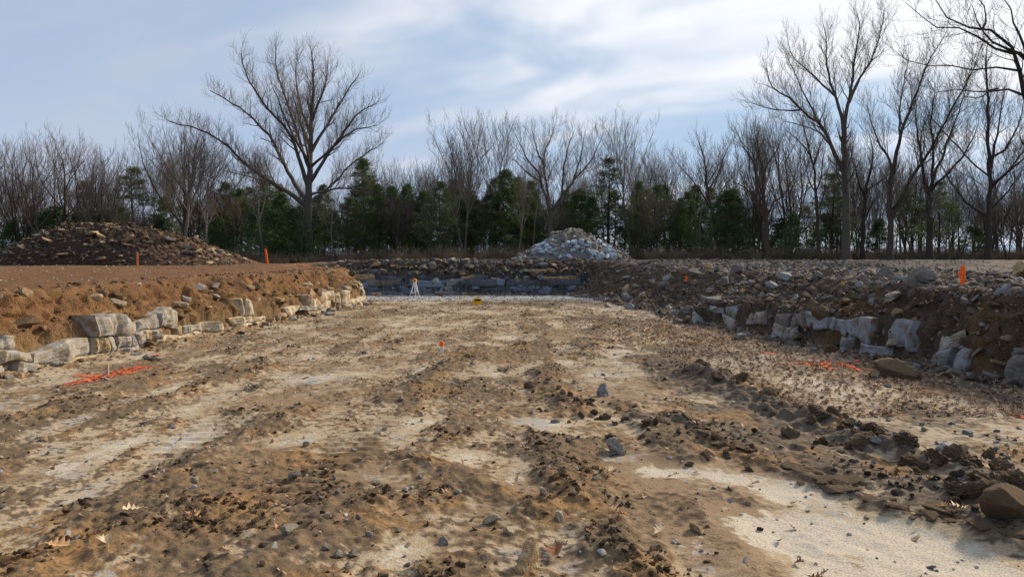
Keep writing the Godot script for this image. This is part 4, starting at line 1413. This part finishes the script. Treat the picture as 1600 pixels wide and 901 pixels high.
	traced("bare_tree", "bare tree with reddish twisting limbs beyond the right bank", "", 56.0, [
		[0.27, 0.12, 0.0, [[1200, 407], [1199, 360], [1197, 330], [1192, 300]]],
		[0.14, 0.02, 0.1, [[1192, 302], [1195, 268], [1206, 247], [1218, 228]]],
		[0.13, 0.02, -0.2, [[1194, 312], [1184, 280], [1179, 262], [1171, 240], [1152, 222]]],
		[0.13, 0.02, 0.3, [[1198, 346], [1184, 325], [1176, 305], [1163, 292], [1142, 281]]],
		[0.10, 0.02, -0.3, [[1198, 340], [1208, 318], [1228, 302], [1240, 280]]],
		[0.10, 0.02, 0.2, [[1193, 296], [1188, 250], [1182, 212]]],
	], o2, M.bark_red, M.twig_red, 2)
	traced("bare_tree", "broad V shaped bare tree behind the pale rock pile", "", 57.0, [
		[0.34, 0.2, 0.0, [[860, 409], [860, 366], [861, 329]]],
		[0.17, 0.02, 0.15, [[861, 332], [848, 294], [842, 268], [826, 252], [813, 225], [804, 208]]],
		[0.11, 0.02, -0.3, [[846, 285], [832, 276], [818, 264], [798, 246]]],
		[0.16, 0.02, -0.2, [[860, 334], [856, 300], [850, 247], [861, 215], [866, 195]]],
		[0.15, 0.02, 0.2, [[863, 330], [877, 308], [880, 268], [888, 228], [896, 206]]],
		[0.15, 0.02, -0.15, [[864, 328], [882, 300], [906, 271], [925, 249], [941, 212]]],
		[0.10, 0.02, 0.4, [[866, 326], [893, 302], [922, 290]]],
		[0.10, 0.02, 0.3, [[852, 260], [838, 232], [832, 204]]],
		[0.10, 0.02, -0.3, [[896, 282], [908, 246], [912, 214]]],
	], o2, M.bark_grey, M.twig_pale, 3)
	traced("bare_tree", "fan shaped bare tree between the cedars beyond the rubble slope", "", 60.0, [
		[0.25, 0.05, 0.0, [[1123, 407], [1118, 360], [1112, 329], [1105, 290], [1103, 255], [1092, 222]]],
		[0.11, 0.02, 0.2, [[1111, 326], [1094, 297], [1067, 265], [1053, 250]]],
		[0.11, 0.02, -0.2, [[1113, 330], [1124, 304], [1136, 288], [1147, 264]]],
		[0.08, 0.02, 0.3, [[1105, 290], [1120, 262], [1126, 234]]],
	], o2, M.bark_red, M.twig_red, 2)
	# the near tree that stands outside the frame on the right and reaches into it
	var on := opts([0.26, 0.26, 0.22, 0.2], 4, 0.005, 0.2, 1.1, 0.2, [1.3, 0.7, 0.4, 0.25])
	traced("overhanging_tree", "near dark tree whose crooked branches hang in from the right", "", 21.0, [
		[0.22, 0.11, 0.0, [[1672, 425], [1660, 330], [1636, 240], [1612, 176]]],
		[0.10, 0.012, 0.0, [[1614, 182], [1600, 150], [1593, 111], [1584, 82], [1575, 64], [1563, 50], [1540, 44], [1513, 40], [1487, 35], [1477, 20], [1464, -6]]],
		[0.07, 0.01, 0.1, [[1612, 100], [1600, 87], [1584, 80], [1564, 71], [1544, 62], [1535, 44], [1522, 29], [1520, 8]]],
		[0.05, 0.008, -0.15, [[1586, 84], [1569, 82], [1544, 68], [1513, 49], [1495, 44], [1471, 43], [1462, 33], [1431, 20], [1416, 6]]],
		[0.07, 0.012, 0.1, [[1604, 120], [1600, 75], [1591, 49], [1580, 20], [1569, -8]]],
		[0.04, 0.006, 0.1, [[1592, 110], [1586, 109], [1549, 105], [1522, 109], [1495, 103], [1458, 101], [1440, 101], [1409, 85], [1389, 71]]],
		[0.045, 0.006, -0.1, [[1604, 150], [1573, 138], [1549, 140], [1495, 142], [1464, 142], [1449, 122]]],
		[0.03, 0.006, 0.2, [[1560, 138], [1540, 147], [1522, 151], [1487, 158]]],
		[0.035, 0.006, 0.15, [[1536, 46], [1538, 20], [1530, -4], [1548, -20]]],
	], on, M.bark_dark, M.bark_dark, 2)

func forest() -> void:
	rng.seed = 555
	var used := {}
	var o := opts([0.6, 0.42, 0.36, 0.36], 4, 0.009, 0.45, 0.95, 0.36)
	var bares := []
	var spec := [
		["bare_tree", "spreading many-limbed bare tree in the wood behind the heaps", "spreading bare trees in the wood", 11.0, 0.24, 0.22, 9, 0.75, M.bark, M.twig_red, 1],
		["bare_tree", "bare tree splitting into three stems in the wood", "three-stemmed bare trees in the wood", 11.0, 0.26, 0.25, 6, 0.6, M.bark, M.twig, 3],
		["bare_tree", "narrow upswept bare tree rising above the cedars", "narrow bare trees above the cedars", 12.0, 0.19, 0.35, 13, 0.42, M.bark_pale, M.twig_pale, 1],
		["bare_tree", "slender bare tree with thin raised twigs in the wood", "slender bare trees in the wood", 10.0, 0.14, 0.4, 9, 0.5, M.bark_pale, M.twig, 1],
		["sapling", "thin dark leafless sapling among the cedar trunks", "saplings in the wood", 6.5, 0.07, 0.15, 12, 0.45, M.bark_dark, M.twig, 1],
		["sapling", "crooked leafless sapling in the undergrowth of the wood", "crooked saplings in the wood", 5.0, 0.06, 0.1, 10, 0.7, M.bark_dark, M.twig_red, 2],
	]
	for s in spec:
		var p := bare_tree(s[0], s[1], s[2], s[3], s[4], s[5], s[6], s[7], o, s[8], s[9], s[10])
		p.set_meta("called", s[0])
		bares.append(p)
	# [pixel x of the foot, pixel row of the top, distance, kind]
	var list := [
		[-20, 240, 58, 0], [30, 232, 60, 1], [62, 222, 57, 0], [100, 216, 62, 0], [140, 240, 66, 1], [170, 250, 60, 3], [232, 262, 64, 3], [282, 212, 60, 0], [305, 222, 66, 1], [322, 240, 58, 2], [345, 290, 64, 3], [255, 255, 70, 2],
		[400, 300, 68, 3], [520, 300, 57, 3], [545, 300, 70, 2], [604, 268, 66, 2], [632, 282, 72, 3], [655, 275, 74, 2], [726, 208, 62, 2], [742, 250, 70, 3], [768, 208, 64, 2], [700, 285, 74, 3], [815, 290, 72, 3],
		[955, 290, 70, 3], [987, 204, 61, 2], [1012, 250, 68, 2], [1040, 262, 72, 3], [1075, 280, 74, 2], [1150, 265, 68, 1], [1232, 205, 60, 1], [1245, 250, 66, 2], [1300, 280, 68, 3], [1340, 250, 64, 3], [1365, 262, 66, 2], [1420, 270, 62, 1], [1480, 300, 64, 3], [1500, 310, 58, 1], [1520, 290, 60, 3], [1575, 310, 52, 1], [1598, 300, 54, 0], [1625, 290, 50, 1],
	]
	var hs := [11.0, 11.0, 12.0, 10.0, 6.5, 5.0]
	for l in list:
		var d: float = l[2]
		var h: float = (plateau(0, 60) - EYE) * -1.0 + (HZ - l[1]) / F * d
		stand(bares[l[3]], used, (l[0] - 800.0) / F * d, d, h / hs[l[3]], rf(0, TAU), rf(0.85, 1.15))
	for k in 60:                        # slim trunks between the cedars and behind the tall trees
		var d := rf(56.0, 80.0)
		var xx := rf(330, 1200) if k < 30 else (rf(1170, 1660) if k < 52 else rf(-30, 330))
		stand(bares[[3, 2, 3, 1, 0][k % 5] if k >= 30 else [3, 3, 2][k % 3]], used, (xx - 800.0) / F * d, d, rf(0.6, 1.0), rf(0, TAU), rf(0.8, 1.1))
	for k in 100:                       # undergrowth
		var d := rf(57.0, 84.0)
		var x := (rf(-40, 1640) - 800.0) / F * d
		stand(bares[4 + k % 2], used, x, d, rf(0.6, 1.25), rf(0, TAU), rf(0.8, 1.2))
	var ced := []
	var cs := [
		["cedar_tree", "dense dark green cedar with a full rounded cone crown", "full cedars along the wood", 8.0, 2.3, 0.4, 230, 40, M.cedar0, M.bark_red, 0.0],
		["cedar_tree", "tall narrow cedar with a pointed top in the wood", "pointed cedars along the wood", 9.0, 1.8, 0.8, 190, 40, M.cedar1, M.bark_red, 0.0],
		["cedar_tree", "cedar with a bare reddish trunk below its green crown", "cedars with bare lower trunks", 8.0, 2.1, 1.8, 170, 40, M.cedar2, M.bark_red, 0.1],
		["pine_tree", "thin open evergreen with sparse layered sprays", "sparse evergreens along the wood", 9.0, 1.9, 1.5, 75, 60, M.cedar2, M.bark_dark, 0.5],
		["cedar_tree", "low bushy dark cedar in the understorey", "low bushy cedars in the understorey", 5.0, 1.9, 0.2, 170, 46, M.cedar0, M.bark_red, 0.1],
	]
	for s in cs:
		var p := cedar(s[0], s[1], s[2], s[3], s[4], s[5], s[6], s[7], s[8], s[9], s[10])
		p.set_meta("called", s[0])
		ced.append(p)
	var ch := [8.0, 9.0, 8.0, 9.0, 5.0]
	var cl := [
		[20, 345, 60, 4], [85, 322, 62, 4], [120, 330, 64, 0], [160, 335, 62, 4], [208, 262, 63, 3], [185, 330, 66, 4], [245, 335, 62, 4], [375, 294, 64, 1], [350, 330, 62, 0], [408, 318, 61, 0], [440, 306, 63, 0], [455, 325, 58, 4], [425, 335, 57, 4], [340, 345, 60, 4],
		[566, 250, 62, 1], [590, 300, 60, 0], [612, 298, 61, 0], [545, 320, 60, 2], [520, 330, 64, 0], [640, 320, 66, 2], [688, 298, 58, 2], [662, 312, 62, 0], [710, 305, 64, 2], [745, 320, 66, 2], [790, 284, 62, 1], [808, 290, 64, 1], [765, 310, 63, 2], [830, 320, 64, 2],
		[905, 308, 62, 0], [925, 315, 60, 0], [950, 254, 62, 3], [960, 310, 64, 0], [880, 325, 66, 4], [1010, 300, 62, 2], [1028, 296, 64, 1], [1075, 304, 62, 1], [1060, 325, 60, 0], [1138, 306, 58, 0], [1152, 312, 60, 0], [1098, 330, 64, 2], [1120, 335, 66, 4], [1180, 345, 62, 4],
		[1238, 336, 55, 0], [1222, 350, 58, 4], [1300, 288, 56, 3], [1315, 320, 58, 3], [1290, 340, 60, 4], [1375, 350, 60, 4], [1415, 305, 56, 3], [1468, 296, 54, 3], [1490, 325, 56, 3], [1440, 320, 58, 3], [1520, 360, 60, 4], [490, 335, 66, 0], [570, 330, 66, 4], [1000, 335, 66, 4], [780, 335, 70, 0], [720, 335, 70, 4], [850, 335, 70, 0], [620, 335, 70, 0], [660, 340, 72, 4],
	]
	for l in cl:
		var d: float = l[2]
		var h: float = 0.65 + (HZ - l[1]) / F * d
		stand(ced[l[3]], used, (l[0] - 800.0) / F * d, d, h / ch[l[3]] * rf(1.0, 1.15), rf(0, TAU), rf(1.15, 1.65))
	for k in 26:
		var d := rf(60.0, 72.0)
		stand(ced[[2, 0, 2, 1][k % 4]], used, (rf(340, 1220) - 800.0) / F * d, d, rf(0.7, 1.0), rf(0, TAU), rf(1.0, 1.3))
	for k in 34:                         # the wood goes on behind
		var d := rf(70.0, 95.0)
		stand(ced[[0, 2, 2, 4, 2][k % 5]], used, (rf(-60, 1300) - 800.0) / F * d, d, rf(0.75, 1.1), rf(0, TAU), rf(1.0, 1.35))
	for k in 30:
		var d := rf(72.0, 100.0)
		stand(bares[2 + k % 2], used, (rf(-60, 1660) - 800.0) / F * d, d, rf(0.7, 0.95), rf(0, TAU), 1.0)

func brush() -> void:
	rng.seed = 31
	var b := MB.new()
	for k in 26:
		var a := rf(0, TAU)
		var p := Vector3(cos(a) * rf(0, 0.3), -0.05, sin(a) * rf(0, 0.3))
		var q := wander(p, Vector3(cos(a) * 0.5, 1, sin(a) * 0.5), rf(0.6, 1.5), 4, 0.16, 0.0)
		b.tube(q, tapers(0.012, 0.004, 5), 3, false)
		for j in 4:
			b.tube(wander(q[1 + j % 3], Vector3(rng.randfn(), 0.8, rng.randfn()), rf(0.25, 0.6), 3, 0.2, 0.0), tapers(0.007, 0.003, 4), 3, false)
	var m := mat(Color(1, 1, 1), 0.95)
	m.vertex_color_use_as_albedo = true
	var xs := []
	var cs := PackedColorArray()
	for k in 900:
		var d := 53.0 + 26.0 * pow(rng.randf(), 1.3)
		var x := (rf(-60, 1660) - 800.0) / F * d
		xs.append(Transform3D(Basis(Vector3.UP, rf(0, TAU)) * Basis.from_scale(Vector3(rf(0.9, 1.7), rf(0.5, 1.3), rf(0.9, 1.7))), ground_at(x, d)))
		cs.push_back(Color(0.13, 0.095, 0.07).lerp(Color(0.20, 0.16, 0.10), rng.randf()))
	scatter("brush", b.mesh(m), xs, cs, "tangled leafless scrub along the edge of the wood")

# ---------------------------------------------------------------- sky
func sky_image() -> Image:
	var w := 2048; var h := 1024
	var im := Image.create(w, h, false, Image.FORMAT_RGB8)
	var n1 := noise(0.55, 5, 5)
	var n2 := noise(1.6, 5, 8)
	var n3 := noise(0.22, 3, 15)
	var sun := Vector3(0.78, 0.52, -0.62).normalized()
	for j in 520:
		var el := PI * (0.5 - (j + 0.5) / h)
		var ce := cos(el); var se := sin(el)
		for k in w:
			var az := TAU * (k + 0.5) / w
			var dir := Vector3(sin(az) * ce, se, -cos(az) * ce)
			var pl := Vector2(dir.x, dir.z) / (maxf(se, 0.0) + 0.22)
			# thin veils drawn out in one direction
			var u := pl.x * 0.86 + pl.y * 0.5
			var v := -pl.x * 0.5 + pl.y * 0.86
			var wx := n1.get_noise_2d(pl.x * 0.8 + 3.0, pl.y * 0.8) * 0.5
			var c1 := n1.get_noise_2d(u * 0.55 + wx, v * 1.7 + wx)
			var c2 := n2.get_noise_2d(u * 0.7 + wx * 2.0, v * 1.8 - wx)
			var c3 := n3.get_noise_2d(pl.x + 11.0, pl.y)
			var near := maxf(dir.dot(sun), 0.0)
			var cover := clampf(0.36 + c1 * 0.78 + c2 * 0.4 + c3 * 0.4 + 0.75 * pow(near, 3.0) * smoothstep(0.04, 0.3, se), 0.0, 1.0)
			cover = cover * cover * (3.0 - 2.0 * cover)
			var blue := Color(0.33, 0.415, 0.57).lerp(Color(0.47, 0.575, 0.74), exp(-se * 5.0))
			blue = blue.lerp(Color(0.44, 0.64, 0.85), pow(near, 2.0) * 0.6)
			var cloud := Color(0.455, 0.52, 0.635).lerp(Color(0.95, 0.94, 0.96), smoothstep(0.3, 0.92, near + c2 * 0.15))
			var c := blue.lerp(cloud, cover * 0.85)
			im.set_pixel(k, j, (c * 0.84).linear_to_srgb())
	im.fill_rect(Rect2i(0, 520, w, h - 520), Color(0.16, 0.13, 0.10).linear_to_srgb())
	return im

func _ready() -> void:
	var t0 := Time.get_ticks_msec()
	# camera: level, with the lens shifted down so that the horizon lies at pixel row 397 of 901
	var cam := Camera3D.new()
	cam.name = "camera"
	add_child(cam)
	cam.position = Vector3(0, EYE, 0)
	cam.set_frustum(0.05 * 901.0 / F, Vector2(0, -0.05 * (450.5 - HZ) / F), 0.05, 1500.0)
	cam.current = true
	# sky, exposure
	var env := Environment.new()
	env.background_mode = Environment.BG_SKY
	var pm := PanoramaSkyMaterial.new()
	pm.panorama = ImageTexture.create_from_image(sky_image())
	var sk := Sky.new()
	sk.sky_material = pm
	env.sky = sk
	env.background_energy_multiplier = 1.0
	env.tonemap_mode = Environment.TONE_MAPPER_LINEAR
	env.tonemap_exposure = 1.38
	env.sdfgi_enabled = true
	env.ssao_enabled = true
	env.ssil_enabled = true
	var we := WorldEnvironment.new()
	we.name = "environment"
	we.environment = env
	add_child(we)
	# a veiled sun, high on the right and a little ahead
	var sun := DirectionalLight3D.new()
	sun.name = "sun"
	add_child(sun)
	sun.look_at_from_position(Vector3(0.78, 0.62, -0.62), Vector3.ZERO)
	sun.light_energy = 1.3
	sun.light_color = Color(1.0, 0.93, 0.82)
	sun.light_angular_distance = 9.0
	sun.shadow_enabled = true
	print("sky ", Time.get_ticks_msec() - t0)

	nA = noise(0.35, 3, 101)
	nB = noise(1.4, 3, 202)
	nC = noise(7.0, 3, 303)
	nR = noise(1.3, 3, 404)
	nD = noise(19.0, 2, 707)
	nL = noise(6.0, 1, 505, FastNoiseLite.TYPE_CELLULAR)
	nM = noise(15.0, 1, 606, FastNoiseLite.TYPE_CELLULAR)
	for q in [nL, nM]:
		q.cellular_return_type = FastNoiseLite.RETURN_DISTANCE
	make_materials()
	M.mudlump = mat(Color(0.165, 0.115, 0.07), 0.97, M.soil.albedo_texture, 2.0, M.soil.heightmap_texture, 0.8)
	bank_tables()
	features()
	build_terrain()
	print("terrain ", Time.get_ticks_msec() - t0)
	make_rocks()
	bank_stones()
	heaps()
	print("stones ", Time.get_ticks_msec() - t0)
	special_trees()
	print("traced trees ", Time.get_ticks_msec() - t0)
	forest()
	brush()
	print("forest ", Time.get_ticks_msec() - t0)
	survey()
	ground_cover()
	print("triangles in crowns: ", tris)
	print("done ", Time.get_ticks_msec() - t0)
